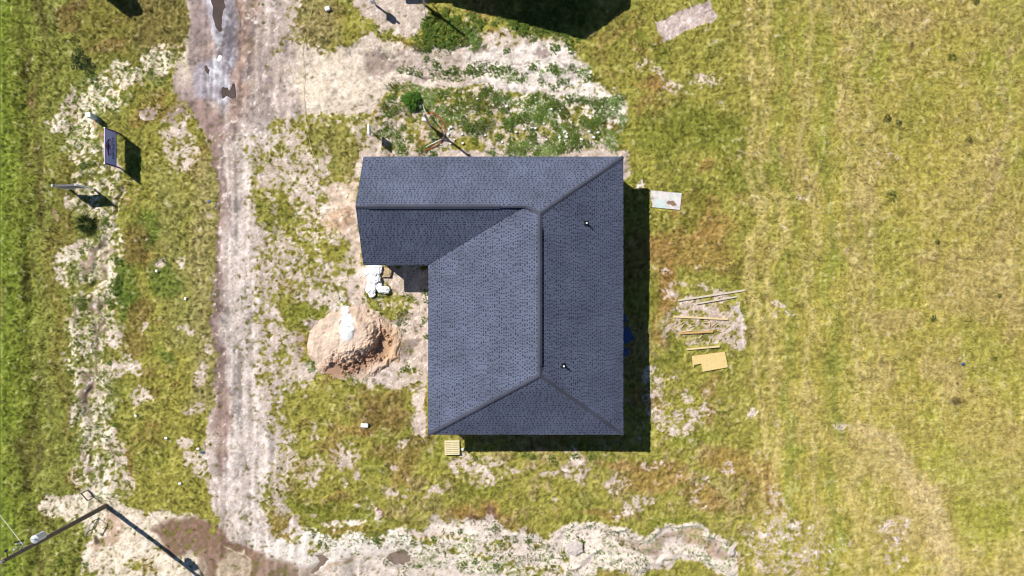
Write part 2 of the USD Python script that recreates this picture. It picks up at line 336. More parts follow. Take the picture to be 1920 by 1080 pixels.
# drain line on the left
ditch = [(338, 122), (250, 150), (190, 175), (150, 205), (128, 240), (140, 285), (155, 330), (160, 372), (190, 430), (182, 500), (178, 560), (160, 640), (162, 720), (172, 800), (180, 870), (170, 930)]
up(S, L(ditch, [22, 26, 28, 28, 26, 26, 28, 26, 26, 28, 28, 30, 32, 32, 28, 26], 40), 0.48)
for a in ((312, 128, 34, 26), (250, 158, 34, 14), (150, 200, 22, 20), (110, 215, 14, 32), (136, 190, 20, 14), (170, 268, 16, 24), (190, 300, 14, 30), (205, 365, 10, 26), (125, 375, 16, 10), (190, 395, 16, 16), (205, 430, 14, 22), (180, 470, 14, 40), (145, 480, 14, 22), (140, 510, 12, 30), (190, 520, 10, 30), (150, 595, 14, 26), (215, 615, 16, 22), (180, 640, 22, 16), (195, 690, 40, 20), (245, 680, 18, 24), (150, 720, 12, 40), (255, 735, 22, 18), (275, 615, 18, 10), (170, 770, 18, 44), (200, 810, 26, 40), (135, 765, 10, 24), (215, 850, 22, 44), (160, 860, 14, 30), (150, 890, 20, 26), (205, 900, 26, 30), (240, 905, 24, 20)): up(S, E(*a), 0.64)
up(S, P([(62, 940), (80, 925), (190, 915), (260, 950), (330, 960), (390, 985), (400, 1100), (380, 1300), (130, 1300), (140, 1080), (180, 1010), (120, 985), (70, 970)], 16), 0.82)
S -= 0.5 * E(275, 1066, 26, 14) + 0.35 * E(150, 1075, 40, 20) + 0.3 * E(180, 985, 20, 16)
for a in ((385, 880, 24, 30), (375, 700, 14, 26), (375, 770, 16, 16), (372, 845, 14, 12), (385, 640, 12, 20), (300, 500, 12, 6), (375, 412, 14, 8), (330, 270, 30, 34), (340, 220, 20, 24), (290, 205, 20, 14), (230, 130, 20, 10), (345, 480, 10, 8), (355, 620, 12, 8)): up(S, E(*a), 0.6)
# bottom track
band = P([(555, 965), (640, 985), (710, 1002), (790, 985), (820, 962), (880, 960), (925, 952), (960, 978), (1060, 985), (1160, 990), (1230, 1008), (1370, 1020), (1382, 1050), (1375, 1090), (1330, 1082), (1230, 1064), (1160, 1062), (1120, 1076), (1120, 1300), (500, 1300), (520, 1040)], 12)
up(S, band, 0.93)
S -= 0.42 * E(640, 985, 60, 16, 8) + 0.55 * P([(560, 940), (640, 960), (690, 975), (740, 985), (780, 975), (800, 930), (560, 900)], 14)
for a in ((940, 1015, 36, 16), (850, 1000, 24, 8), (905, 1055, 30, 14), (1000, 1065, 60, 16), (1055, 1050, 26, 14), (690, 1000, 26, 8), (700, 1010, 16, 14), (790, 1010, 20, 10), (1020, 1000, 22, 8), (1085, 1020, 20, 8), (840, 1030, 20, 8), (960, 1045, 20, 12), (600, 1015, 20, 10), (525, 960, 16, 26), (555, 990, 20, 14)): S -= 0.40 * E(*a)
# bare scraps in the turf south of the house
for a in ((630, 860, 30, 26, 40), (585, 880, 20, 22), (650, 905, 8), (680, 885, 14, 10), (745, 890, 18, 10, 30), (692, 945, 18, 26, -30), (625, 965, 34, 6, 20), (660, 975, 20, 8), (750, 940, 10, 10), (770, 905, 14, 6), (755, 920, 10, 8), (820, 920, 14, 5, -30), (905, 885, 40, 30), (920, 890, 24, 16), (880, 900, 10, 14), (945, 880, 12, 8), (880, 870, 14, 10), (1065, 885, 28, 26), (1060, 860, 16, 14), (1015, 890, 14, 8), (1160, 905, 30, 14, 20), (1205, 950, 20, 14), (1170, 960, 14, 8), (1310, 920, 14, 18), (1350, 890, 20, 8), (1305, 960, 8), (1265, 895, 8), (1220, 870, 20, 10), (760, 830, 16, 8), (745, 850, 14, 6), (585, 815, 8, 14), (1290, 950, 20, 20)): up(S, E(*a), 0.54)
# east of the house
for a in ((1240, 720, 14, 44), (1232, 690, 10, 20), (1290, 750, 34, 16), (1275, 780, 30, 30), (1285, 745, 24, 10), (1240, 765, 10, 20), (1265, 690, 8, 14), (1285, 715, 5, 8), (1310, 575, 44, 16), (1300, 610, 50, 22), (1320, 640, 50, 14), (1355, 600, 30, 30), (1378, 600, 10, 40), (1362, 570, 14, 12), (1375, 650, 14, 14), (1370, 675, 12, 6), (1395, 590, 10, 8), (1462, 578, 12, 8), (1460, 600, 10, 6), (1400, 765, 10, 10), (1250, 515, 14, 8), (1255, 790, 16, 14), (1275, 545, 30, 8), (1335, 545, 30, 8), (1450, 795, 10), (1205, 340, 16, 8), (1170, 300, 12, 24)): up(S, E(*a), 0.50)
for a in ((1450, 970, 26, 50), (1500, 1000, 40, 40), (1470, 1050, 60, 40), (1540, 1055, 40, 24), (1400, 1030, 40, 40), (1680, 1065, 20, 16), (1670, 1040, 30, 10), (1580, 1000, 20, 8), (1690, 1010, 30, 40), (1530, 1020, 40, 20), (1570, 800, 24, 20), (1480, 600, 20, 10), (1445, 420, 8, 6), (1490, 375, 12, 6), (1240, 140, 60, 10, 30), (1270, 165, 30, 8), (1345, 185, 8), (1320, 150, 20, 10)): up(S, E(*a), 0.35)
patch = P([(1227, 40), (1333, 1), (1347, 35), (1242, 78)], 5, True)
up(S, patch, 1.2)
for a in ((1310, 578, 40, 13), (1300, 612, 46, 16), (1320, 640, 46, 9), (1350, 605, 26, 26)): up(S, E(*a), 0.62)
for a in ((1378, 590, 7, 30), (1366, 568, 12, 9), (1374, 648, 10, 10), (1368, 622, 8, 14)): up(S, E(*a), 0.95)
nz = 0.17 * n05 + 0.24 * n025 + 0.42 * n012 + 0.10 * n1 + 0.44 * n008
nz = nz / nz.std() * (0.20 + 0.20 * sst(1.5 - np.abs(S - 0.52) * 4))
bare = sst((S + nz - 0.26) / 0.48)

# --- soil colours
soil = np.zeros((NY, NX, 3), np.float32) + np.array([0.545, 0.445, 0.375], np.float32)
cream, pink, tan = (0.68, 0.575, 0.455), (0.50, 0.405, 0.37), (0.50, 0.36, 0.25)
brown, mauve, white = (0.235, 0.155, 0.115), (0.285, 0.22, 0.205), (0.70, 0.64, 0.62)
grey_lav, salt = (0.36, 0.325, 0.36), (0.56, 0.55, 0.59)
paint(soil, P([(560, 70), (740, 80), (760, 200), (640, 220), (540, 215)], 50), cream, 0.9)
paint(soil, sst(0.5 + n2 * 0.4), pink, 0.45)
paint(soil, road, pink, 0.75)
paint(soil, L([(490, 250), (450, 420), (455, 600), (460, 800), (470, 960)], [26, 26, 30, 36, 50], 40), (0.66, 0.57, 0.52), 0.75)
paint(soil, band, (0.72, 0.62, 0.54), 0.85)
paint(soil, E(620, 1010, 160, 40), (0.82, 0.74, 0.68), 0.7)
paint(soil, L(ditch, 40, 30), (0.69, 0.58, 0.47), 0.8)
paint(soil, L(ditch, 40, 30) * sst(0.2 + 0.5 * n05 + 0.3 * n025), (0.47, 0.43, 0.26), 0.4)
paint(soil, P([(62, 940), (190, 915), (330, 960), (400, 1100), (380, 1300), (130, 1300), (70, 970)], 20), (0.72, 0.615, 0.48), 0.85)
paint(soil, P([(870, 80), (1085, 70), (1165, 190), (1155, 250), (900, 180)], 20), (0.76, 0.68, 0.62), 0.8)
paint(soil, P([(690, 495), (803, 495), (803, 830), (765, 740), (660, 560)], 20), (0.66, 0.53, 0.45), 0.7)
paint(soil, P([(600, 345), (668, 330), (690, 500), (630, 420)], 14), (0.60, 0.46, 0.35), 0.8)
paint(soil, E(640, 420, 30, 20), (0.52, 0.34, 0.22), 0.7)
for a in ((705, 125, 34, 26), (900, 85, 22, 12), (1008, 92, 20, 10), (735, 590, 34, 8), (758, 650, 14, 22), (670, 45, 22, 20), (310, 180, 60, 34), (330, 210, 40, 26), (165, 890, 14, 12), (590, 650, 30, 60)): paint(soil, E(*a), (0.30, 0.225, 0.20), 0.85)
paint(soil, P([(1230, 540), (1400, 560), (1390, 690), (1250, 650)], 20), (0.42, 0.31, 0.255), 0.85)
for a in ((1378, 600, 10, 44), (1362, 570, 14, 12), (1375, 650, 12, 14), (1395, 590, 10, 8)): paint(soil, E(*a), white, 0.85)
paint(soil, E(644, 572, 7, 18, -10), (0.8, 0.81, 0.82), 0.9)
paint(soil, np.maximum(P([(1185, -300), (3000, -300), (3000, 1300), (1390, 1300), (1390, 1010), (1180, 850)], 30), P([(560, 770), (1400, 830), (1390, 985), (1000, 960), (700, 960), (580, 900)], 30)) * 0.7, (0.55, 0.44, 0.39))
paint(soil, patch, (0.50, 0.40, 0.37), 0.9)
paint(soil, P([(1400, 900), (1760, 960), (1760, 1300), (1380, 1300)], 40), (0.56, 0.46, 0.40), 0.7)
# wet end of the track
wet = P([(352, -300), (458, -300), (458, 100), (455, 175), (430, 200), (370, 192), (355, 120)], 10, True)
paint(soil, wet, mauve, 0.95)
paint(soil, P([(384, -50), (440, -50), (448, 120), (452, 180), (420, 190), (370, 185), (362, 140), (375, 118), (412, 112), (420, 90), (400, 55), (388, 20)], 12, True), grey_lav, 0.85)
streak = sst(0.3 + 0.6 * gn(0.12, 1.4, seed=47) + 0.3 * n025)
paint(soil, L([(408, -20), (410, 60), (424, 110), (428, 190)], [26, 22, 24, 26], 16) * streak, (0.60, 0.58, 0.62), 0.6)
paint(soil, E(400, 95, 22, 26, 20), (0.42, 0.32, 0.27), 0.8)
for pts, w in (([(388, -20), (396, 10), (402, 40), (414, 60), (424, 80)], 4.5), ([(421, -20), (422, 20), (420, 55), (426, 100)], 3.5), ([(415, 130), (424, 150), (447, 182)], 6), ([(412, 115), (414, 150)], 4), ([(380, 130), (395, 140)], 3), ([(447, 120), (450, 185)], 3.5), ([(418, 188), (440, 190)], 4)):
    paint(soil, L(pts, w, 6) * sst(0.8 + 0.5 * n025), salt, 0.85)
paint(soil, L([(452, 5), (450, 100), (447, 185)], 1.1, 2, True), (0.06, 0.05, 0.05), 0.8)
paint(soil, L([(470, -40), (466, 60), (468, 150), (455, 200), (440, 240)], [12, 11, 12, 12, 8], 14), (0.45, 0.30, 0.23), 0.7)
paint(soil, L([(462, -40), (459, 40), (456, 90)], 3, 5), (0.20, 0.14, 0.12), 0.7)
# left rut of the road, brown and damp
paint(soil, L([(385, 215), (400, 250), (404, 300), (405, 400), (404, 480), (405, 560), (408, 640), (412, 700), (415, 800), (425, 900)], [24, 18, 9, 9, 7, 8, 12, 12, 9, 6], 10), (0.29, 0.195, 0.17), 0.85)
paint(soil, L([(398, 300), (402, 350), (400, 400)], 3, 5), (0.17, 0.11, 0.10), 0.7)
paint(soil, L([(418, 270), (420, 300), (415, 360), (420, 400)], 3, 5), (0.20, 0.13, 0.11), 0.6)
paint(soil, L([(437, 250), (435, 285)], 5, 6), (0.25, 0.16, 0.13), 0.7)
paint(soil, L([(425, 300), (432, 450), (430, 600), (436, 760), (440, 900)], 4, 7), (0.62, 0.54, 0.50), 0.6)
# brown mud at the bottom left corner of the track
mud = P([(295, 992), (350, 975), (410, 985), (430, 1015), (480, 1020), (540, 1040), (560, 1100), (380, 1100), (360, 1050), (310, 1030)], 12)
paint(soil, P([(295, 992), (350, 975), (410, 985), (430, 1015), (480, 1020), (540, 1040), (560, 1100), (380, 1100), (360, 1050), (310, 1030)], 12), (0.205, 0.122, 0.088), 0.97)
paint(soil, P([(340, 1035), (395, 1030), (440, 1080), (400, 1120), (345, 1070)], 8), (0.25, 0.165, 0.125), 0.6)
paint(soil, P([(400, 1040), (430, 1030), (470, 1045), (460, 1100), (395, 1100)], 8), (0.52, 0.42, 0.31), 0.7)
paint(soil, L([(405, 1028), (425, 1032), (450, 1030), (470, 1042)], 1.5, 3), (0.66, 0.55, 0.42), 0.8)
paint(soil, P([(480, 1030), (545, 1030), (600, 1045), (600, 1100), (480, 1100)], 12), (0.36, 0.26, 0.20), 0.6)
paint(soil, P([(180, 945), (210, 950), (235, 980), (215, 1010), (190, 1050), (180, 1030), (195, 1000)], 8), (0.40, 0.26, 0.18), 0.75)
for a in ((164, 1003, 5, 3), (181, 1013, 5, 7), (177, 932, 5, 4), (165, 863, 3, 7), (187, 309, 3, 3), (187, 339, 3, 3)): paint(soil, E(*a, sharp=True), (0.05, 0.035, 0.025), 0.9); up(bare, E(*a, sharp=True), 1.0)
paint(soil, P([(1160, 1015), (1210, 1018), (1260, 1030), (1370, 1032), (1372, 1048), (1290, 1045), (1230, 1036), (1170, 1028)], 8), (0.36, 0.24, 0.19), 0.75)
paint(soil, E(1300, 1036, 26, 6, 8), (0.55, 0.38, 0.22), 0.6)
paint(soil, L([(735, 1003), (790, 1000), (830, 990), (860, 1000)], 7, 8), (0.60, 0.44, 0.33), 0.5)
paint(soil, E(640, 1055, 34, 7, -10), (0.45, 0.33, 0.20), 0.6)
paint(soil, E(125, 205, 12, 40), (0.50, 0.38, 0.32), 0.6)
for pts in ([(182, 570), (184, 590), (190, 640)], [(160, 690), (158, 740), (165, 790)], [(190, 480), (180, 530)], [(157, 800), (156, 880)], [(172, 455), (165, 520)], [(196, 600), (186, 650)], [(150, 700), (152, 760)], [(176, 640), (170, 700)], [(210, 820), (206, 880)], [(147, 560), (150, 600)]): paint(soil, L(pts, 3.5, 6), (0.24, 0.15, 0.115), 0.8); up(bare, L(pts, 4, 6), 0.9)
for pts in ([(768, 145), (800, 143), (855, 141)], [(700, 97), (730, 99), (760, 100)], [(705, 108), (745, 110)], [(960, 113), (1010, 112)], [(1050, 108), (1110, 112)], [(880, 118), (930, 116)], [(1080, 128), (1120, 126)]): paint(soil, L(pts, 1.6, 4), (0.20, 0.145, 0.125), 0.75)
for a in ((166, 214, 8, 6), (176, 234, 9, 7, 30), (190, 244, 4, 10, -20), (196, 258, 2, 8, -20)): paint(soil, E(*a), (0.30, 0.17, 0.09), 0.85); up(bare, E(*a), 0.95)
# grain, tyre streaks
st_y = gn(0.16, 2.6, seed=40); st_y2 = gn(0.34, 5.0, seed=41); st_x = gn(2.4, 0.16, seed=42)
along_y = np.clip(road + L(ditch, 34, 30), 0, 1); along_x = np.clip(band + P([(700, 80), (1120, 80), (1140, 180), (700, 180)], 20), 0, 1) * (1 - 0.7 * road)
gain = 1 + 0.12 * st_y * along_y + 0.12 * st_y2 * along_y + 0.09 * st_x * along_x + 0.09 * n025 + 0.11 * n012 + 0.06 * n05 + 0.06 * n1 + 0.11 * n008
gain = 1 + (gain - 1) * (1 - 0.35 * band)
soil *= (np.clip(gain, 0.45, 1.5) * 0.88 * (1 - 0.10 * road))[..., None]
speck = sst((n012 + 0.9 * n008 + 0.5 * n05 - 1.55) / 0.4)                  # litter and seedlings on the sand
paint(soil, speck * (1 - wet), (0.24, 0.19, 0.12), 0.6)
crumb = sst((gn(0.1, seed=44) + 0.5 * n025 - 1.5) / 0.4) * (1 - L([(366, -40), (372, 100), (372, 190), (400, 230)], 30, 20))
paint(soil, crumb * (1 - wet) * (1 - mud) * (1 - 0.6 * band), (0.80, 0.74, 0.68), 0.5)

# --- turf colours
straw, olive, green = (0.420, 0.345, 0.130), (0.262, 0.250, 0.055), (0.120, 0.160, 0.022)
lush, dry_red, dun = (0.075, 0.150, 0.022), (0.255, 0.165, 0.060), (0.40, 0.30, 0.15)
turf = np.zeros((NY, NX, 3), np.float32) + np.array(olive, np.float32)
left = sst((330 - WX) / 260); field = sst((WX - 1330) / 200)
paint(turf, field, (0.362, 0.318, 0.078), 0.95)
paint(turf, left, (0.182, 0.202, 0.046), 0.85)
mixn = 0.5 * n4 + 0.45 * n2 + 0.35 * n1 + 0.25 * n05
paint(turf, sst((mixn - 0.15) / 0.9) * field, straw, 0.35)
paint(turf, sst((-mixn - 0.45) / 0.9) * field, (0.300, 0.295, 0.066), 0.4)
paint(turf, sst((gn(3, seed=50) + 0.6 * n1 - 1.0) / 0.7) * field, dun, 0.35)
paint(turf, sst((gn(1.6, seed=51) + 0.6 * n05 - 1.0) / 0.7) * (1 - field) * (1 - 0.7 * left), dry_red, 0.55)
paint(turf, sst(0.5 * n2 + 0.5 * n05 + 0.4 * n025) * P([(560, 740), (1420, 540), (1420, 1010), (1000, 970), (560, 960)], 40), (0.30, 0.235, 0.115), 0.6)
paint(turf, sst((gn(1.3, seed=52) + 0.6 * n05 - 0.8) / 0.7) * (1 - field), (0.175, 0.200, 0.034), 0.4)
paint(turf, P([(3, -300), (62, -300), (58, 1400), (3, 1400)], 36), (0.165, 0.205, 0.028), 0.7)
paint(turf, L([(4, -300), (4, 1400)], 12, 22), (0.15, 0.23, 0.022), 0.5)
for x, w in ((48, 9), (70, 9)): paint(turf, L([(x + 8, -200), (x - 2, 200), (x, 500), (x + 2, 800), (x + 6, 1200)], w, 14) * sst(0.5 + 0.5 * gn(0.5, 1.3, seed=53 + w + x)), (0.085, 0.072, 0.022), 0.75)
paint(turf, L(ditch, 40, 30) * sst(0.6 + 0.6 * n05), (0.22, 0.25, 0.075), 0.6)
paint(turf, L([(120, 300), (115, 500), (118, 800)], 14, 20), (0.185, 0.155, 0.04), 0.6)
paint(turf, P([(230, -50), (350, -50), (360, 110), (260, 130), (240, 60)], 40), (0.165, 0.135, 0.05), 0.75)
paint(turf, P([(130, -50), (250, -50), (250, 120), (150, 120)], 40), (0.165, 0.145, 0.035), 0.6)
paint(turf, L([(372, 300), (378, 560), (380, 760)], 20, 30), (0.30, 0.265, 0.12), 0.7)
paint(turf, L([(300, 330), (330, 500), (345, 620)], 30, 50), (0.245, 0.245, 0.085), 0.6)
for a in ((225, 540, 24, 44), (235, 300, 20, 30), (215, 560, 14, 40), (270, 440, 30, 40), (315, 665, 14, 14), (300, 520, 30, 30), (200, 870, 14, 16)): paint(turf, E(*a), (0.088, 0.150, 0.022), 0.65)
for a in ((240, 470, 30, 40), (265, 590, 30, 30), (255, 640, 34, 20), (270, 690, 20, 14), (285, 725, 14, 10), (245, 860, 14, 30), (250, 890, 12, 16), (200, 95, 40, 14), (120, 30, 20, 30), (130, 5, 30, 8), (70, 170, 8, 24), (130, 900, 14, 16), (680, 770, 30, 40), (720, 765, 40, 34), (745, 790, 30, 20), (720, 840, 40, 20), (790, 840, 30, 30)): paint(turf, E(*a), (0.185, 0.115, 0.045), 0.55)
paint(turf, P([(490, 0), (640, 0), (640, 70), (560, 95), (500, 60)], 30), (0.25, 0.215, 0.10), 0.7)
paint(turf, P([(560, 230), (680, 230), (670, 330), (560, 320)], 30), (0.25, 0.235, 0.075), 0.6)
for a in ((1310, 470, 70, 40), (1330, 430, 50, 18), (1250, 500, 30, 60), (1300, 400, 40, 20), (1260, 540, 24, 30), (1230, 900, 60, 30), (1360, 870, 50, 30), (1310, 945, 40, 24), (1430, 900, 30, 40), (1445, 930, 20, 40), (1230, 160, 40, 14), (1310, 320, 16, 16), (1150, 240, 16, 30), (920, 790, 10), (1140, 960, 60, 10), (900, 950, 60, 10), (1245, 580, 14, 40), (1220, 740, 30, 20), (1170, 870, 60, 14), (650, 795, 30, 16)): paint(turf, E(*a), (0.285, 0.165, 0.060), 0.55)
for a in ((705, 946, 11, 12), (890, 962, 9, 10), (835, 968, 8, 6), (922, 955, 14, 8), (1180, 1040, 10)): paint(turf, E(*a), (0.20, 0.105, 0.085), 0.75)
for a in ((1240, 100, 20, 30), (1210, 70, 30, 14), (1300, 240, 120, 50), (1400, 330, 60, 40), (1180, 330, 30, 14), (1235, 560, 16, 40), (1230, 680, 10, 40), (1260, 650, 20, 16), (1230, 380, 20, 10), (1300, 410, 20, 30), (1290, 820, 40, 20), (1120, 1010, 70, 6), (1240, 1000, 60, 10), (1110, 850, 50, 14), (970, 840, 40, 10), (640, 950, 100, 16, 15), (610, 990, 30, 8), (700, 860, 30, 12), (900, 920, 40, 14), (620, 720, 40, 14), (590, 580, 40, 34), (1390, 595, 10, 34), (1380, 575, 16, 14)): paint(turf, E(*a), (0.150, 0.175, 0.024), 0.6)
for a in ((1780, 880, 50, 40, 50), (1860, 960, 70, 90), (1760, 790, 30, 14), (1560, 500, 24, 30), (1490, 860, 20, 12), (1570, 990, 14, 20), (1640, 100, 30, 60), (1890, 130, 40, 70), (1600, 60, 16, 14), (1520, 60, 30, 60), (1880, 20, 50, 40), (1905, 300, 30, 40)): paint(turf, E(*a), (0.290, 0.310, 0.055), 0.6)
for a in ((1700, 30, 60, 30), (1640, 880, 60, 26, 30), (1720, 940, 60, 30, 40), (1600, 830, 40, 20), (1630, 350, 20, 40), (1850, 350, 12, 60), (1900, 430, 20, 60), (1900, 580, 20, 60), (1680, 600, 50, 20), (1800, 700, 30, 40), (1740, 480, 40, 12), (1580, 200, 10, 60), (1720, 1010, 60, 40), (1650, 700, 40, 30)): paint(turf, E(*a), (0.42, 0.32, 0.15), 0.55)
for x in (1420, 1448, 1478, 1520, 1560, 1606, 1640): paint(turf, L([(x, -200), (x - 6, 400), (x + 4, 900), (x, 1300)], 7, 16), (0.24, 0.265, 0.055) if x in (1478, 1560) else (0.47, 0.39, 0.16), 0.75)
paint(turf, sst((PX - 1500) / 300) * sst(0.55 + 0.4 * n2 + 0.3 * n05), (0.40, 0.325, 0.125), 0.45)
paint(turf, L([(1897, 60), (1900, 200), (1860, 280), (1862, 330), (1855, 400)], 4, 7), (0.42, 0.32, 0.17), 0.6)
paint(turf, L([(1600, 800), (1660, 840), (1720, 900), (1760, 990), (1780, 1100)], [14, 16, 18, 18, 18], 24), (0.52, 0.41, 0.21), 0.8)
paint(turf, L([(1500, 760), (1600, 900), (1640, 1000), (1660, 1100)], 10, 20), (0.47, 0.37, 0.14), 0.5)
for a in ((1808, 745, 13, 11), (1813, 712, 4, 3), (1720, 97, 7, 6)): paint(turf, E(*a), (0.085, 0.065, 0.028), 0.75)
paint(turf, P([(960, -300), (1160, -300), (1110, 60), (980, 60)], 30), (0.07, 0.12, 0.022), 0.6)
turf *= np.array([1.14, 1.11, 1.06], np.float32)
cl = 0.32 * n025 + 0.55 * n012 + 0.20 * n05 + 0.6 * n008 + 0.10 * n1
cl /= cl.std()
fleck = gn(0.34, 0.12, seed=60) + gn(0.12, 0.34, seed=61); fleck /= fleck.std()
turf *= np.clip(1 + (0.13 - 0.04 * field) * cl + 0.09 * fleck, 0.35, 1.75)[..., None]
paint(turf, sst((fleck + 0.4 * n012 - 1.2) / 0.5) * (0.25 + 0.75 * field), (0.54, 0.46, 0.25), 0.4)
paint(turf, sst((-cl - 1.2) / 0.6), (0.095, 0.100, 0.025), 0.28)

# --- relief
H = np.zeros((NY, NX), np.float32)
far_out = np.clip(np.maximum(np.abs(xs)[None, :] - 40, 0) + np.maximum(np.abs(ys)[:, None] - 23.5, 0), 0, 1)
H += (1 - bare) * ((0.022 - 0.008 * field) * cl + 0.014 * fleck + (0.011 - 0.004 * field) * n05 + 0.02)
H += bare * (0.010 * n025 + 0.006 * n012 + 0.012 * n05 + 0.012 * st_y * along_y + 0.010 * st_x * along_x)
H += 0.05 * n2 * (1 - P([(640, 270), (1200, 270), (1200, 840), (640, 840)], 60))
H -= 0.16 * L([(58, -300), (54, 500), (60, 1300)], 12, 30) + 0.10 * L(ditch, 10, 30)
H -= 0.05 * L([(402, 250), (404, 480), (410, 700), (415, 850)], 6, 12) + 0.04 * L([(452, 5), (450, 100), (447, 185)], 2, 5, True)
H += 0.10 * L([(735, 158), (960, 163), (1140, 182)], 4, 20) - 0.06 * L([(770, 144), (850, 142), (1100, 150)], 4, 10)
H += 0.16 * L([(1160, 1002), (1250, 1014), (1368, 1030)], 3, 14) + 0.16 * L([(1080, 1040), (1230, 1052), (1365, 1072)], 4, 14)
H += 0.10 * L([(960, 985), (1060, 992), (1180, 1002)], 4, 14)
for pts in ([(176, 480), (172, 540)], [(158, 690), (158, 790)], [(182, 565), (190, 640)], [(208, 340), (205, 420)]): H -= 0.13 * L(pts, 3, 8)
lying = np.zeros((NY, NX), np.float32)
for pts in ([(1219, 356), (1278, 362), (1275, 395), (1219, 389)], [(1296, 668), (1359, 659), (1365, 690), (1317, 697), (1314, 682), (1298, 684)], [(833, 825), (862, 825), (862, 853), (833, 853)], [(1268, 560), (1399, 540), (1399, 548), (1270, 568)], [(1303, 566), (1383, 552), (1383, 559), (1304, 574)], [(1258, 588), (1368, 594), (1368, 602), (1258, 599)], [(1270, 621), (1340, 617), (1340, 626), (1270, 630)], [(1284, 650), (1352, 644), (1352, 653), (1284, 660)]):
    lying = np.maximum(lying, P(pts, 4, True))
H += lying * (0.0 - H)
street = sst((4.5 - PX) / 2.0); H += street * (-0.03 - H)
H *= (1 - 0.9 * far_out)
puddles = [
    ([(394, -8), (396, 5), (399, 12), (398, 30), (401, 39), (404, 51), (410, 59), (419, 58), (420.5, 39), (421.5, 22), (424, 8), (420, -8)], 'long brown puddle in the wet track at the top of the photo'),
    ([(383, 124), (388, 122), (394, 130), (390, 139.6), (384, 132)], 'small round puddle beside the white sheet on the wet track'),
    ([(409, 163), (413, 160), (421, 162), (426.5, 161), (430, 170), (433, 163), (436, 156), (440, 157), (442, 173), (442, 183), (434, 185), (425.5, 180), (416.5, 186.5), (410, 175)], 'ragged puddle at the southern end of the wet grey track'),
    ([(587, 1042), (605, 1040), (620, 1051), (605, 1062), (588, 1078), (583, 1074), (600, 1052)], 'slanted muddy puddle at the foot of the photo right of the track'),
    ([(720, 1046), (730, 1043), (727, 1039), (739, 1036), (747, 1031), (752, 1033), (757, 1029.5), (766, 1036), (763, 1042), (769, 1046), (769, 1053), (760, 1055), (755, 1060), (746, 1056), (738, 1058), (730, 1051)], 'oval muddy puddle in the pale sand below the house')]
for pts, _ in puddles:
    m = P(pts, 5, True); H += m * (-0.05 - H); up(bare, P(pts, 6, True), 1.0); to(H, P(pts, 16, True) * (1 - m), -0.004)
under = P([(690, 300), (1155, 300), (1155, 800), (815, 800), (815, 500), (690, 500)], 6, True); H *= 1 - under

alb = soil * bare[..., None] + turf * (1 - bare[..., None])
to_far = sst((np.maximum(np.abs(xs)[None, :] - 40.8, 0) + np.maximum(np.abs(ys)[:, None] - 24.3, 0)) / 0.8) * (1 - 0.8 * road)
alb += to_far[..., None] * (np.array([0.33, 0.29, 0.08], np.float32) - alb)
alb = np.clip(alb, 0.012, 0.85)
XX, YY = np.meshgrid(xs, ys)
verts = np.stack([XX, YY, H], -1).reshape(-1, 3).astype(np.float32)
dzdy, dzdx = np.gradient(H, ys, xs)
nrm = np.stack([-dzdx, -dzdy, np.ones_like(H)], -1); nrm /= np.linalg.norm(nrm, axis=-1, keepdims=True)
idx = np.arange(NX * NY, dtype=np.int32).reshape(NY, NX)
quads = np.stack([idx[:-1, :-1], idx[:-1, 1:], idx[1:, 1:], idx[1:, :-1]], -1).reshape(-1, 4)
def raw_mesh(path, v, f, n, tint, material):
    m = UsdGeom.Mesh.Define(stage, path)
    m.CreatePointsAttr(Vt.Vec3fArray.FromNumpy(np.ascontiguousarray(v, np.float32)))
    m.CreateFaceVertexCountsAttr(Vt.IntArray.FromNumpy(np.full(len(f), f.shape[1], np.int32)))
    m.CreateFaceVertexIndicesAttr(Vt.IntArray.FromNumpy(np.ascontiguousarray(f, np.int32).ravel()))
    m.CreateSubdivisionSchemeAttr('none'); m.CreateDoubleSidedAttr(True)
    if n is not None:
        m.CreateNormalsAttr(Vt.Vec3fArray.FromNumpy(np.ascontiguousarray(n, np.float32))); m.SetNormalsInterpolation('vertex')
    UsdGeom.PrimvarsAPI(m).CreatePrimvar('tint', Sdf.ValueTypeNames.Color3fArray, 'vertex').Set(Vt.Vec3fArray.FromNumpy(np.ascontiguousarray(tint, np.float32)))
    UsdShade.MaterialBindingAPI.Apply(m.GetPrim()).Bind(material)
    return m
gm = raw_mesh('/World/ground', verts, quads, nrm.reshape(-1, 3), alb.reshape(-1, 3), M_ground)
tag(gm, 'open ground of pale sand, dirt track and straw-green turf', kind='structure')
def ground_z(x, y):
    i = np.clip(np.searchsorted(xs, x), 1, NX - 1); j = np.clip(np.searchsorted(ys, y), 1, NY - 1)
    return H[j, i]
# street at the left edge
rd = obj('road', box(-52, -36.93, -400, 400, -0.3, -0.005), M_asphalt, label='grey asphalt street along the left edge of the grass verge', kind='structure')
for pts, lab in puddles:
    v = [G(*p) for p in pts]
    m = prism(v, -0.03, -0.014); p = obj('puddle', m, M_mud if pts[0][1] > 500 else M_water); tag(p, lab, None, None, 'structure')

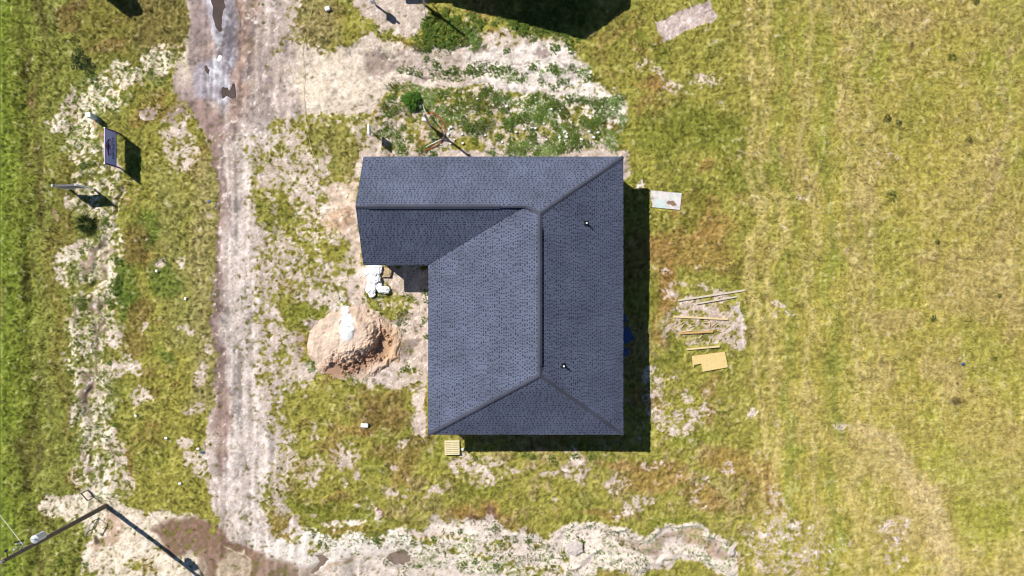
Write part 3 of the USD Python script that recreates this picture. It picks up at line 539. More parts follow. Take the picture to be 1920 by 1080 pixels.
# ------------------------------------------------------------------ turf blades (uncountable)
def blades(n, name, label, weight, hmin, hmax, wmin, wmax, tone, seed, per=4):
    g = np.random.default_rng(seed)
    core = (slice(10, NY - 10), slice(10, NX - 10))
    w = weight[core].astype(np.float64); w[:, np.abs(xs[core[1]]) > 39.5] = 0; w[np.abs(ys[core[0]]) > 23] = 0
    cdf = np.cumsum(w.ravel()); k = np.searchsorted(cdf, g.random(n) * cdf[-1])
    jj, ii = np.unravel_index(k, w.shape); jj += 10; ii += 10
    x = xs[ii] + g.uniform(-0.5, 0.5, n) * STEP; y = ys[jj] + g.uniform(-0.5, 0.5, n) * STEP; z = H[jj, ii] - 0.01
    c = turf[jj, ii] * tone
    x, y, z = (np.repeat(a, per) for a in (x, y, z)); c = np.repeat(c, per, 0); N = n * per
    x += g.normal(0, 0.03, N); y += g.normal(0, 0.03, N)
    az = g.uniform(0, 2 * np.pi, N); lean = g.uniform(0.35, 1.35, N); h = g.uniform(hmin, hmax, N); wd = g.uniform(wmin, wmax, N)
    tip = np.stack([x + np.cos(az) * np.sin(lean) * h, y + np.sin(az) * np.sin(lean) * h, z + np.cos(lean) * h + 0.012], 1)
    sx, sy = -np.sin(az) * wd / 2, np.cos(az) * wd / 2
    a = np.stack([x + sx, y + sy, z], 1); b = np.stack([x - sx, y - sy, z], 1)
    v = np.stack([a, b, tip], 1).reshape(-1, 3); f = np.arange(3 * N).reshape(-1, 3)
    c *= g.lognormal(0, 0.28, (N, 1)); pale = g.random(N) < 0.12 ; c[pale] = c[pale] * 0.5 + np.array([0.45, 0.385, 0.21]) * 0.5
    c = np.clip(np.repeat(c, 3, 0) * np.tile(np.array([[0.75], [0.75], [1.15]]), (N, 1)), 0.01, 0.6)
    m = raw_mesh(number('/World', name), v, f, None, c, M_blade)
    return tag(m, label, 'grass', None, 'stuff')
keep = (1 - lying) * (1 - street)
cover = np.clip(1 - bare, 0, 1) * keep * (1 - under)
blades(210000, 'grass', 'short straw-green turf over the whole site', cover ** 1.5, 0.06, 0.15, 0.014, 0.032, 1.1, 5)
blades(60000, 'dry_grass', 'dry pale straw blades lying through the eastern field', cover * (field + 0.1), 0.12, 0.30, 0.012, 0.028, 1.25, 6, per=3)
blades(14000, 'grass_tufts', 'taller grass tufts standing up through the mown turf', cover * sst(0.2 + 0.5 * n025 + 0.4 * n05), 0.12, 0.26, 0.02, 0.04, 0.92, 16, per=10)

# ------------------------------------------------------------------ the house
EZ, RZ, WZ = 3.0, 5.7, 5.36
XE, XW, YS, YN = 7.54, -5.68, -9.94, 8.90            # eaves of the main body
XR, YR0, YR1 = 1.77, -5.58, 4.77                      # main ridge
XG, YWS, YWR, XV = -10.07, 1.55, 5.24, 0.86          # wing: rake, south eave, ridge, where its ridge meets the main roof
house = thing('house', 'new single-storey house with blue-grey shingle roof in an L shape', 'house', (0, 0, 0))
slopes = [
    [(XW, YS, EZ), (XR, YR0, RZ), (XR, YR1, RZ), (XV, YWR, WZ), (XW, YWS, EZ)],
    [(XE, YN, EZ), (XR, YR1, RZ), (XR, YR0, RZ), (XE, YS, EZ)],
    [(XE, YS, EZ), (XR, YR0, RZ), (XW, YS, EZ)],
    [(XG, YN, EZ), (XG, YWR, WZ), (XV, YWR, WZ), (XR, YR1, RZ), (XE, YN, EZ)],
    [(XG, YWS, EZ), (XW, YWS, EZ), (XV, YWR, WZ), (XG, YWR, WZ)]]
eave_of = [((XW, YWS), (XW, YS)), ((XE, YS), (XE, YN)), ((XW, YS), (XE, YS)), ((XE, YN), (XG, YN)), ((XG, YWS), (XW, YWS))]
slope_labels = ['sunlit western slope of the roof, the largest one', 'eastern slope of the roof with two vent pipes', 'triangular southern hip of the roof', 'long northern slope of the roof', 'darkest slope, south side of the wing roof']
EXPO = 0.16
def shingle_slope(poly, eave, seed):
    g = np.random.default_rng(seed)
    poly = np.array(poly, float); a, b = np.array([*eave[0], EZ]), np.array([*eave[1], EZ])
    u = (b - a) / np.linalg.norm(b - a)
    far = poly[np.argmax(poly[:, 2])] - a; v = far - u * (far @ u); v /= np.linalg.norm(v)
    n = np.cross(u, v); 
    if n[2] < 0: n = -n
    uv = np.stack([(poly - a) @ u, (poly - a) @ v], 1)
    vmax = uv[:, 1].max()
    def span(t):
        t = min(max(t, 1e-4), vmax - 1e-4); xs_ = []
        for p, q in zip(uv, np.roll(uv, -1, 0)):
            if (p[1] > t) != (q[1] > t): xs_.append(p[0] + (q[0] - p[0]) * (t - p[1]) / (q[1] - p[1]))
        return min(xs_), max(xs_)
    ev, ef, tv, tf = [], [], [], []
    def quadpts(store, faces, pts, fs):
        o = len(store); store.extend(pts); faces.extend([[o + i for i in f] for f in fs])
    P3 = lambda x, y, z: a + u * x + v * y + n * z
    k = 0; t0 = 0.0
    while t0 < vmax - 0.01:
        t1 = min(t0 + EXPO, vmax); l0, r0 = span(t0); l1, r1 = span(t1)
        quadpts(ev, ef, [P3(l0, t0, 0.006), P3(r0, t0, 0.006), P3(r1, t1, 0.001), P3(l1, t1, 0.001), P3(l0, t0, -0.004), P3(r0, t0, -0.004)], [[0, 1, 2], [0, 2, 3], [4, 5, 1], [4, 1, 0]])
        tm = t0 + (t1 - t0) * 0.60; lm, rm = span(tm); lift = lambda t: 0.016 - 0.012 * (t - t0) / EXPO
        x = min(l0, l1) + g.uniform(-0.9, 0); end = max(r0, r1)
        while x < end:                                   # the unbroken upper half of each shingle
            w = 0.92
            x0, x1, y0, y1 = max(x, lm), min(x + w - 0.006, rm), max(x, l1), min(x + w - 0.006, r1)
            if x1 - x0 > 0.02 and y1 - y0 > 0.02:
                quadpts(tv, tf, [P3(x0, tm, lift(tm)), P3(x1, tm, lift(tm)), P3(y1, t1, 0.003), P3(y0, t1, 0.003), P3(x0, tm, 0.003), P3(x1, tm, 0.003)], [[0, 1, 2], [0, 2, 3], [4, 5, 1], [4, 1, 0]])
            x += w
        x = min(l0, l1) + g.uniform(-0.4, 0)
        while x < end:                                   # the saw-tooth tabs of its lower half
            w = g.choice([0.08, 0.12, 0.17, 0.28], p=[0.35, 0.3, 0.2, 0.15]) * g.uniform(0.8, 1.2); gap = g.choice([0.08, 0.12, 0.2], p=[0.5, 0.35, 0.15]) * g.uniform(0.8, 1.2)
            x0, x1 = max(x, l0), min(x + w, r0); y0, y1 = max(x - 0.012, lm), min(x + w + 0.012, rm)
            if x1 - x0 > 0.02 and y1 - y0 > 0.02:
                quadpts(tv, tf, [P3(x0, t0 - 0.004, 0.017), P3(x1, t0 - 0.004, 0.017), P3(y1, tm, lift(tm) + 0.0015), P3(y0, tm, lift(tm) + 0.0015), P3(x0, t0 - 0.004, 0.004), P3(x1, t0 - 0.004, 0.004)],
                        [[0, 1, 2], [0, 2, 3], [4, 5, 1], [4, 1, 0], [0, 3, 4], [5, 2, 1]])
            x += w + gap
        # thin bright course edge above the gaps
        t0 = t1; k += 1
    def mk(vv, ff):
        vv, ff = np.array(vv), np.array(ff)
        nn = np.cross(vv[ff[:, 1]] - vv[ff[:, 0]], vv[ff[:, 2]] - vv[ff[:, 0]])
        flip = nn[:, 2] < 0; ff[flip] = ff[flip][:, ::-1]
        return (vv, ff)
    return mk(ev, ef), mk(tv, tf)
for i, (poly, eave, lab) in enumerate(zip(slopes, eave_of, slope_labels)):
    base, tabs = shingle_slope(poly, eave, 100 + i)
    s = obj('roof_slope', base, M_under, house, label=lab)
    obj('shingles', tabs, M_tab, s, kind='stuff')
# closed deck below the shingles, eaves boards and soffit
deck = []
for poly in slopes:
    p = np.array(poly); lo = p.copy(); lo[:, 2] -= 0.02; lo2 = p.copy(); lo2[:, 2] -= 0.16
    n = len(p); v = np.vstack([lo, lo2]); f = []
    for k in range(1, n - 1): f += [[0, k, k + 1], [n, n + k + 1, n + k]]
    deck.append(trimesh.Trimesh(v, f, process=False))
obj('roof_deck', cat_m(deck), M_under, house)
edge = [(XW, YWS), (XW, YS), (XE, YS), (XE, YN), (XG, YN)]
for p, q2 in zip(edge[:-1], edge[1:]):
    d = np.array(q2) - np.array(p); d = d / np.linalg.norm(d); o = np.array([d[1], -d[0]])
    if o @ (np.array(p) - np.array([1.0, 0.0])) < 0: o = -o
    obj('fascia', beam([*(np.array(p) - o * 0.012), EZ - 0.10], [*(np.array(q2) - o * 0.012), EZ - 0.10], 0.022, 0.17), M_white, house)
obj('fascia', beam([XG, YWS + 0.012, EZ - 0.1], [XW, YWS + 0.012, EZ - 0.1], 0.022, 0.17), M_white, house)
for y in (YN, YWS): obj('rake_board', beam([XG + 0.012, y, EZ - 0.10], [XG + 0.012, YWR, WZ - 0.10], 0.022, 0.17), M_white, house)
# ridge and hip caps
def caps(p, q2, step=0.25, wid=0.125, drop=(0.36, 0.36), lift=0.03, skip=None):
    p, q2 = np.array(p, float), np.array(q2, float); d = q2 - p; Ln = np.linalg.norm(d); d /= Ln
    s = np.cross(d, [0, 0, 1]); s /= np.linalg.norm(s); k = 0; t = 0.0
    while t < Ln - 0.02:
        e = min(t + step + 0.04, Ln); a, b = p + d * t, p + d * e
        v = []
        for c, h in ((a, lift + 0.012), (b, lift - 0.004)):
            up_ = np.array([0, 0, 1.0])
            v += [c - s * wid - up_ * (wid * drop[0] - h), c + up_ * h, c + s * wid - up_ * (wid * drop[1] - h)]
        v += [w_ - np.array([0, 0, 0.012]) for w_ in (v[0], v[1], v[2])]
        f = [[0, 1, 4], [0, 4, 3], [1, 2, 5], [1, 5, 4], [6, 7, 1], [6, 1, 0], [7, 8, 2], [7, 2, 1], [0, 3, 6], [2, 8, 5]]
        m = trimesh.Trimesh(np.array(v), f, process=False)
        obj('ridge_cap', (m.vertices, m.faces), M_cap, house)
        t += step; k += 1
caps((XR, YR0, RZ), (XR, YR1, RZ), wid=0.14, drop=(0.38, 0.45))
caps((XW, YS, EZ), (XR, YR0, RZ), drop=(0.2, 0.3))
caps((XE, YS, EZ), (XR, YR0, RZ), drop=(0.3, 0.3))
caps((XE, YN, EZ), (XR, YR1, RZ), drop=(0.3, 0.3))
caps((XV, YWR, WZ), (XR, YR1, RZ), drop=(0.3, 0.3))
caps((XG, YWR, WZ), (XV, YWR, WZ), drop=(0.6, 0.6))
def ridge_vent(p, q2, m0, m1, wid, thick):
    p, q2 = np.array(p, float), np.array(q2, float); d = q2 - p; d /= np.linalg.norm(d); s = np.cross(d, [0, 0, 1])
    v = []
    for c in (p, q2):
        z = np.array([0, 0, 1.0])
        v += [c - s * wid - z * (m0 * wid - thick), c + z * (thick + 0.012), c + s * wid - z * (m1 * wid - thick),
              c - s * wid - z * (m0 * wid - 0.0), c + s * wid - z * (m1 * wid - 0.0)]
    f = [[0, 1, 6], [0, 6, 5], [1, 2, 7], [1, 7, 6], [3, 0, 5], [3, 5, 8], [2, 4, 9], [2, 9, 7], [0, 3, 1], [1, 3, 4], [1, 4, 2], [5, 6, 8], [6, 9, 8], [6, 7, 9]]
    m = trimesh.Trimesh(np.array(v), f, process=False); m.fix_normals(); return m
vent = obj('ridge_vent', ridge_vent([XR, -5.0, RZ + 0.02], [XR, 3.85, RZ + 0.02], 0.42, 0.42, 0.15, 0.085), M_cap, house)
obj('ridge_vent', ridge_vent([-9.3, YWR, WZ + 0.02], [-0.75, YWR, WZ + 0.02], 0.6, 0.6, 0.15, 0.07), M_cap, house)
# vent pipes through the eastern slope
mE = (RZ - EZ) / (XE - XR)
for px, py in ((1100.5, 418), (1057.5, 687)):
    z = 4.3
    for _ in range(8): x = (px - 960) / FPX * (CAM_H - z - 0.35); z = RZ - mE * (x - XR)
    y = (540 - py) / FPX * (CAM_H - z - 0.35)
    vp = obj('vent_pipe', cyl((x, y, z - 0.1), (x, y, z + 0.36), 0.055, n=14), M_pvc, house, smooth=40)
    fl = trimesh.creation.box([0.34, 0.34, 0.012]); fl.apply_transform(trimesh.transformations.rotation_matrix(math.atan(mE), [0, 1, 0])); fl.apply_translation([x, y, z + 0.028])
    obj('flashing_boot', cat_m([fl, cyl((x, y, z), (x, y, z + 0.14), 0.105, 0.062, 14)]), M_black, vp)
# walls with a recessed porch in the south-west corner
O = 0.45
wx0, wx1, wy0, wy1 = XW + O, XE - O, YS + O, YN - O
porch_x, porch_y = wx0 + 1.9, wy0 + 2.6
foot = [(XG + O, YWS + O), (wx0, YWS + O), (wx0, porch_y), (porch_x, porch_y), (porch_x, wy0), (wx1, wy0), (wx1, wy1), (XG + O, wy1)]
obj('wall', prism(foot, 0.0, EZ - 0.17), M_wall, house)
gab = np.array([[XG + O, YWS + O, EZ - 0.17], [XG + O, wy1, EZ - 0.17], [XG + O, YWR, WZ - 0.42]])
gm2 = trimesh.Trimesh(np.vstack([gab, gab + [0.2, 0, 0]]), [[0, 2, 1], [3, 4, 5], [0, 1, 4], [0, 4, 3], [1, 2, 5], [1, 5, 4], [2, 0, 3], [2, 3, 5]], process=False); gm2.fix_normals()
obj('gable_wall', gm2, M_wall, house)
outer_e = [(XG + 0.03, YWS + 0.03), (XW + 0.03, YWS + 0.03), (XW + 0.03, YS + 0.03), (XE - 0.03, YS + 0.03), (XE - 0.03, YN - 0.03), (XG + 0.03, YN - 0.03)]
obj('soffit', prism(outer_e, EZ - 0.168, EZ - 0.15), M_white, house)
obj('porch_slab', box(wx0 - 0.1, porch_x, wy0 - 0.1, porch_y, 0.0, 0.1), mat('concrete', (0.46, 0.44, 0.41), 0.9, 0.12, 2.0), house)
pp = G(826, 786)
obj('porch_post', cbox(0.2, 0.2, EZ - 0.27, (pp[0], pp[1], 0.1 + (EZ - 0.27) / 2), 0.02), M_white, house)
def window(cx, cy, w, nrm_):
    ax = 0 if nrm_[0] else 1
    def sl(du0, du1, z0, z1, t0, t1):
        if ax == 0: xx = sorted([cx + nrm_[0] * t0, cx + nrm_[0] * t1]); return box(xx[0], xx[1], cy + du0, cy + du1, z0, z1)
        yy = sorted([cy + nrm_[1] * t0, cy + nrm_[1] * t1]); return box(cx + du0, cx + du1, yy[0], yy[1], z0, z1)
    fr = cat_m([sl(-w / 2 - 0.08, w / 2 + 0.08, 0.86, 0.94, -0.02, 0.06), sl(-w / 2 - 0.08, w / 2 + 0.08, 2.14, 2.22, -0.02, 0.06), sl(-w / 2 - 0.08, -w / 2, 0.94, 2.14, -0.02, 0.06), sl(w / 2, w / 2 + 0.08, 0.94, 2.14, -0.02, 0.06), sl(-0.02, 0.02, 0.94, 2.14, -0.02, 0.05)])
    wn = obj('window', fr, M_white, house); obj('pane', sl(-w / 2, w / 2, 0.94, 2.14, -0.01, 0.02), M_glass, wn)
for y in (6.0, 0.5, -6.5): window(wx1, y, 1.5, (1, 0))
for x in (-6.5, 0.0, 4.5): window(x, wy1, 1.3, (0, 1))
for x in (0.5, 5.0): window(x, wy0, 1.3, (0, -1))
window(wx0, -2.5, 1.4, (-1, 0))
gd = obj('garage_door', box(XG + O - 0.05, XG + O + 0.02, 2.6, 7.5, 0.02, 2.3), M_white, house)
for k in range(3): obj('door_panel', box(XG + O - 0.065, XG + O - 0.045, 2.7, 7.4, 0.1 + k * 0.74, 0.72 + k * 0.74), M_white, gd)
fd = obj('door', box(-7.6, -6.7, YWS + O - 0.05, YWS + O + 0.02, 0.05, 2.1), M_navy, house); obj('handle', cyl((-6.8, YWS + O - 0.1, 1.0), (-6.8, YWS + O - 0.05, 1.0), 0.03), M_galv, fd)

# neighbouring house: stands just above the frame, its gable shadow falls into it
nb = thing('neighbouring_house', 'neighbouring house north of the plot, casting the large gabled shadow', 'house')
cx_, hw, yb, ye, nm = -0.23, 6.35, 22.15, 36.0, 0.615
nz_ = 3.0 + nm * hw
for s in (-1, 1):
    v = np.array([[cx_ + s * hw, yb, 3.0], [cx_, yb, nz_], [cx_, ye, nz_], [cx_ + s * hw, ye, 3.0]]); lo = v - [0, 0, 0.18]
    m = trimesh.Trimesh(np.vstack([v, lo]), [[0, 1, 2], [0, 2, 3], [4, 6, 5], [4, 7, 6], [0, 4, 5], [0, 5, 1], [3, 2, 6], [3, 6, 7], [0, 3, 7], [0, 7, 4]], process=False); m.fix_normals()
    obj('roof_slope', m, M_cap, nb)
gp = [(cx_ - hw + 0.45, 0), (cx_ + hw - 0.45, 0), (cx_ + hw - 0.45, 3.05), (cx_, nz_ - 0.2), (cx_ - hw + 0.45, 3.05)]
from shapely.geometry import Polygon
wl = trimesh.creation.extrude_polygon(Polygon(gp), ye - yb - 0.9, engine='earcut'); wl.apply_transform(trimesh.transformations.rotation_matrix(math.pi / 2, [1, 0, 0])); wl.apply_translation([0, ye - 0.45, 0])
obj('wall', wl, M_wall, nb)
obj('porch_roof', box((706 - 960) / 26, cx_ - hw + 0.1, 22.2, 27, 2.55, 2.72), M_cap, nb)
for y in (22.5, 26.7): obj('porch_post', box((706 - 960) / 26 + 0.2, (706 - 960) / 26 + 0.35, y - 0.08, y + 0.08, 0, 2.55), M_white, nb)

# ------------------------------------------------------------------ mound of dug sand
def build_mound():
    st = 0.055
    mx = np.arange(G(566, 0)[0], G(764, 0)[0], st); my = np.arange(G(0, 728)[1], G(0, 556)[1], st)
    X, Y = np.meshgrid(mx, my); px, py = 960 + 26 * X, 540 - 26 * Y
    q = np.stack([X, Y, 0 * X], -1)
    f1 = meshkit.fbm(q * 1.1, 4, 3) - 0.5; f2 = meshkit.fbm(q * 3.5, 4, 5) - 0.5; f3 = meshkit.fbm(q * 9, 3, 8) - 0.5
    wx_, wy_ = px + 20 * f1 + 10 * f2, py + 20 * (meshkit.fbm(q * 1.1, 4, 13) - 0.5) + 12 * (meshkit.fbm(q * 3.5, 4, 15) - 0.5)
    def ell(cx, cy, rx, ry, rot=0):
        c, s = math.cos(math.radians(rot)), math.sin(math.radians(rot)); a, b = (wx_ - cx) * c + (wy_ - cy) * s, -(wx_ - cx) * s + (wy_ - cy) * c
        return np.hypot(a / rx, b / ry)
    apron = np.clip(1 - ell(665, 644, 90, 72), 0, 1)
    h = 0.10 * sst(apron * 7) + 0.30 * sst(apron * 1.7) + 0.42 * sst(np.clip(1 - ell(676, 634, 60, 46), 0, 1) * 1.6) + 0.12 * sst(np.clip(1 - ell(650, 606, 26, 34), 0, 1) * 1.6)
    pts = [(606, 690), (640, 682), (676, 672), (700, 656), (712, 632)]
    d = np.full(px.shape, 1e9)
    for a, b in zip(pts[:-1], pts[1:]): d = np.minimum(d, seg_d(wx_, wy_, a, b)[0])
    yy = np.interp(wx_, [p[0] for p in pts], [p[1] for p in pts]); below = ((wy_ > yy) & (wx_ > 600)) | (wx_ > 714)
    sd = np.where(below, d, -d)
    rough = sst((sd + 34) / 30) * sst((34 - sd) / 14) * sst((wx_ - 596) / 20)
    h -= 0.26 * sst((sd + 2) / 8) * np.exp(-np.clip(sd - 8, 0, None) / 16) * sst((wx_ - 600) / 40)
    for cx, cy, rx, ry, a in ((716, 646, 9, 19, 0.62), (699, 655, 8, 6, 0.45), (706, 617, 5, 14, 0.30), (680, 668, 7, 6, 0.22), (632, 690, 9, 6, 0.25), (690, 678, 7, 9, 0.22), (655, 672, 5, 4, 0.14), (640, 676, 5, 4, 0.14), (620, 694, 6, 4, 0.16)): h -= a * np.exp(-((wx_ - cx) / rx) ** 2 - ((wy_ - cy) / ry) ** 2)
    h += 0.12 * np.exp(-((ell(665, 644, 90, 72) - 0.86) / 0.07) ** 2) * (wx_ > 690)
    h += sst(apron * 3) * (0.12 * f1 + (0.06 + 0.22 * rough) * f2 + (0.03 + 0.20 * rough) * f3 + np.maximum(f3 - 0.1, 0) * 0.8 * rough)
    h = np.maximum(h, 0.035 * (apron > 0.04)) - 0.06 * (apron < 0.02)
    n0 = sst(0.5 + 2.5 * f2)
    c = np.zeros(px.shape + (3,)) + np.array([0.52, 0.39, 0.30])
    def pm(m, col): c[...] += m[..., None] * (np.array(col) - c)
    pm(0.7 * sst(1.4 - ell(640, 640, 60, 40)), (0.60, 0.475, 0.385))
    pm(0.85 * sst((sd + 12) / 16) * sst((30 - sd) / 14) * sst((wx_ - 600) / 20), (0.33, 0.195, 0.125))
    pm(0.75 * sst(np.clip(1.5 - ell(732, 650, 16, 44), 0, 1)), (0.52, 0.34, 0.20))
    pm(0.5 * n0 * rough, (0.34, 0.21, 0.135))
    qx, qy = px + 10 * f2 + 6 * f3, py + 8 * f2
    w = sst((1.0 - np.hypot((qx - 655) / 13, (qy - 613) / 25)) * 2.2 + 0.5); w = np.maximum(w, sst((1.0 - np.hypot((qx - 650 - (qy - 585) * 0.2) / 7, (qy - 585) / 24)) * 3 + 0.4) * 0.9)
    pm(w, (0.84, 0.84, 0.83)); pm(0.55 * sst((1.1 - ell(632, 590, 12, 24)) * 2) * n0, (0.40, 0.46, 0.46))
    h += 0.08 * w
    c *= (1 + 0.35 * f3 + 0.3 * f2)[..., None]
    ny, nx = X.shape; ii = np.arange(nx * ny).reshape(ny, nx)
    f = np.stack([ii[:-1, :-1], ii[:-1, 1:], ii[1:, 1:], ii[1:, :-1]], -1).reshape(-1, 4)
    keepf = (apron.ravel()[f] > 0.0).any(1); f = f[keepf]
    v = np.stack([X, Y, h], -1).reshape(-1, 3)
    used_, f = np.unique(f, return_inverse=True); f = f.reshape(-1, 4); v = v[used_]; c = c.reshape(-1, 3)[used_]
    m = raw_mesh('/World/sand_mound', v, f, None, np.clip(c, 0.02, 0.86), M_mound)
    tag(m, 'mound of dug orange sand with a white lime streak west of the house', 'sand mound')
build_mound()

# ------------------------------------------------------------------ utility pole
pb = G(199.5, 948)
pole = thing('utility_pole', 'tall wooden utility pole with a grey transformer near its top', 'utility pole', (pb[0], pb[1], 0))
obj('shaft', cat_m([cyl((0, 0, -0.3), (0, 0, 5), 0.165, 0.145, 18), cyl((0, 0, 5), (0, 0, 10.2), 0.145, 0.115, 18)]), M_pole, pole, smooth=40)
tx, ty = 0.12, 0.36
tr = obj('transformer', cat_m([cyl((tx, ty, 6.92), (tx, ty, 7.66), 0.235, n=22), cyl((tx, ty, 7.66), (tx, ty, 7.70), 0.255, n=22), cyl((tx, ty, 7.70), (tx, ty, 7.80), 0.25, 0.10, n=22), cyl((tx, ty, 6.88), (tx, ty, 6.92), 0.21, 0.235, n=22)]), M_trans, pole, smooth=35)
obj('bushing', cat_m([cyl((tx + 0.1, ty + 0.05, 7.78), (tx + 0.1, ty + 0.05, 8.0), 0.035, 0.02, 8), cyl((tx - 0.1, ty + 0.05, 7.76), (tx - 0.1, ty + 0.05, 7.9), 0.03, 0.02, 8)]), M_porcelain, tr)
obj('bracket', cat_m([cbox(0.1, 0.2, 0.08, (0.05, 0.16, 7.1)), cbox(0.1, 0.2, 0.08, (0.05, 0.16, 7.5))]), M_galv, pole)
obj('bracket', cat_m([beam((0, 0, 8.4), (-0.05, 0.5, 8.55), 0.05, 0.05), beam((0, 0.05, 8.9), (-0.02, 0.3, 8.6), 0.03, 0.03)]), M_galv, pole)
sw = obj('fuse_cutout', cyl((-0.06, 0.42, 8.45), (-0.2, 0.50, 8.85), 0.05, 0.04, 10), M_porcelain, pole)
obj('fuse_tube', cyl((-0.05, 0.56, 8.4), (-0.28, 0.56, 8.8), 0.03, n=8), M_black, sw)
obj('arrester', cat_m([cyl((-0.22, 0.22, 8.75), (-0.22, 0.22, 9.0), 0.05, n=10), cyl((-0.22, 0.22, 9.0), (-0.2, 0.05, 9.15), 0.012, n=6)]), M_porcelain, pole)
obj('insulator', cat_m([cyl((0, 0, 10.2), (0, 0, 10.32), 0.03, n=8), cyl((0, 0, 10.32), (0, 0, 10.42), 0.07, 0.05, n=12), cyl((0, 0, 10.42), (0, 0, 10.5), 0.055, 0.03, n=12)]), M_porcelain, pole)
obj('insulator', cat_m([cyl((0, 0.1, 9.8), (0.0, 0.55, 9.9), 0.03, n=8), cyl((0, 0.5, 9.86), (0, 0.5, 10.05), 0.07, 0.05, n=12)]), M_black, pole)
a, b = W(43, 1022, 8.6), W(-160, 790, 8.9)
cb = obj('overhead_cable', tube([a + (b - a) * t - np.array([0, 0, 0.25 * 4 * t * (1 - t)]) for t in np.linspace(0, 1, 14)], 0.015, 8), M_cable); tag(cb, 'pale cable running from the utility pole to the left edge', 'cable')

# ------------------------------------------------------------------ signs
sx, (sy0, sy1) = (225 - 960) / 26, sorted([(540 - 251) / 26, (540 - 315) / 26])
sg = thing('sign_board', 'large lavender sign board with purple frame lettered INFINITY', 'sign', (sx, (sy0 + sy1) / 2, 0))
hwid = (sy1 - sy0) / 2
obj('panel', cbox(0.05, 2 * hwid - 0.1, 1.28, (0, 0, 1.19), 0.004), M_signface, sg)
obj('frame', cat_m([cbox(0.075, 2 * hwid, 0.06, (0, 0, 1.85), 0.005), cbox(0.075, 2 * hwid, 0.07, (0, 0, 0.52), 0.005)]), M_purple, sg)
obj('top_trim', cbox(0.03, 2 * hwid, 0.012, (-0.02, 0, 1.888)), M_pvc, sg)
for s in (-1, 1): obj('post', cbox(0.1, 0.09, 1.9, (0, s * hwid, 0.95), 0.008), M_purple, sg)
for s in (-1, 1): obj('finial', cbox(0.11, 0.10, 0.03, (0, s * hwid, 1.915), 0.008), M_pvc, sg)
Tf = np.array([[0, 0, 1, 0.0], [1, 0, 0, 0.0], [0, 1, 0, 0.0], [0, 0, 0, 1.0]])       # letter plane xy -> board yz, raised along +x
def on_board(m, y, z):
    m = m.copy(); m.apply_transform(Tf); m.apply_translation([0.0255, y, z]); return m
chars = 'INFINITY'; adv = 1.62 / len(chars)
for k, ch in enumerate(chars):
    m = meshkit.text_mesh(ch, 0.25, 0.004, bold=True); w_ = m.bounds[1][0] - m.bounds[0][0]
    m.apply_translation([-m.bounds[0][0] - w_ / 2, 0, 0])
    obj('letter', on_board(m, -0.81 + adv * (k + 0.5), 0.76), M_navy, sg)
from shapely.geometry import LineString
roof_l = LineString([(-0.55, 1.46), (-0.30, 1.52), (0.05, 1.80), (0.5, 1.46)]).buffer(0.05)
t = np.linspace(0, 2 * np.pi, 80); inf = LineString(np.stack([0.55 * np.cos(t) / (1 + np.sin(t) ** 2), 1.30 + 0.40 * np.sin(t) * np.cos(t) / (1 + np.sin(t) ** 2)], 1)).buffer(0.04)
tri = Polygon([(-0.28, 1.44), (0.05, 1.70), (0.36, 1.42), (0.05, 1.36)])
for sh, mm in ((roof_l, M_navy), (tri, M_navy), (inf, M_lilac)):
    obj('emblem', on_board(trimesh.creation.extrude_polygon(sh, 0.004, engine='earcut'), 0, 0), mm, sg)

c0, c1 = G(131.5, 355.5), G(174, 354)
dd = c1 - c0; ang = math.atan2(dd[1], dd[0]); wd_ = np.linalg.norm(dd)
s2 = thing('post_sign', 'sign panel hung between two white posts, seen edge-on from above', 'sign', (*(c0 + c1) / 2, 0), ang)
for s in (-1, 1):
    pst = obj('post', cbox(0.11, 0.11, 1.96, (s * wd_ / 2, 0, 0.98), 0.006), M_pvc, s2)
    obj('finial', cat_m([cbox(0.14, 0.14, 0.03, (s * wd_ / 2, 0, 1.975), 0.005), cyl((s * wd_ / 2, 0, 1.99), (s * wd_ / 2, 0, 2.04), 0.07, 0.01, 8)]), M_pvc, pst)
obj('panel', cbox(wd_ - 0.12, 0.13, 1.16, (0, 0, 1.31), 0.004), M_darkpanel, s2)
obj('panel_face', cbox(wd_ - 0.2, 0.006, 1.04, (0, -0.069, 1.31)), M_greyface, s2)

ps = thing('permit_board', 'small white permit board on a stake north of the wing', 'sign', (*G(700, 251), 0))
obj('stake', cbox(0.06, 0.06, 1.55, (0, 0, 0.775), 0.005), M_pine, ps)
obj('panel', cbox(0.09, 0.66, 0.78, (-0.03, 0.0, 1.2), 0.008), M_white, ps)
obj('cap', cbox(0.12, 0.70, 0.02, (-0.03, 0, 1.605)), M_pvc, ps)

pd = thing('utility_pedestal', 'small pale utility pedestal beside dug earth in the left strip', 'utility box', (*G(179, 221), 0), 0.1)
obj('body', cbox(0.34, 0.30, 0.86, (0, 0, 0.43), 0.015), mat('pedestal_green_grey', (0.50, 0.55, 0.57), 0.5, 0.05), pd)
obj('lid', cbox(0.38, 0.34, 0.06, (0, 0, 0.89), 0.015), mat('pedestal_lid', (0.68, 0.76, 0.78), 0.4, 0.03), pd)

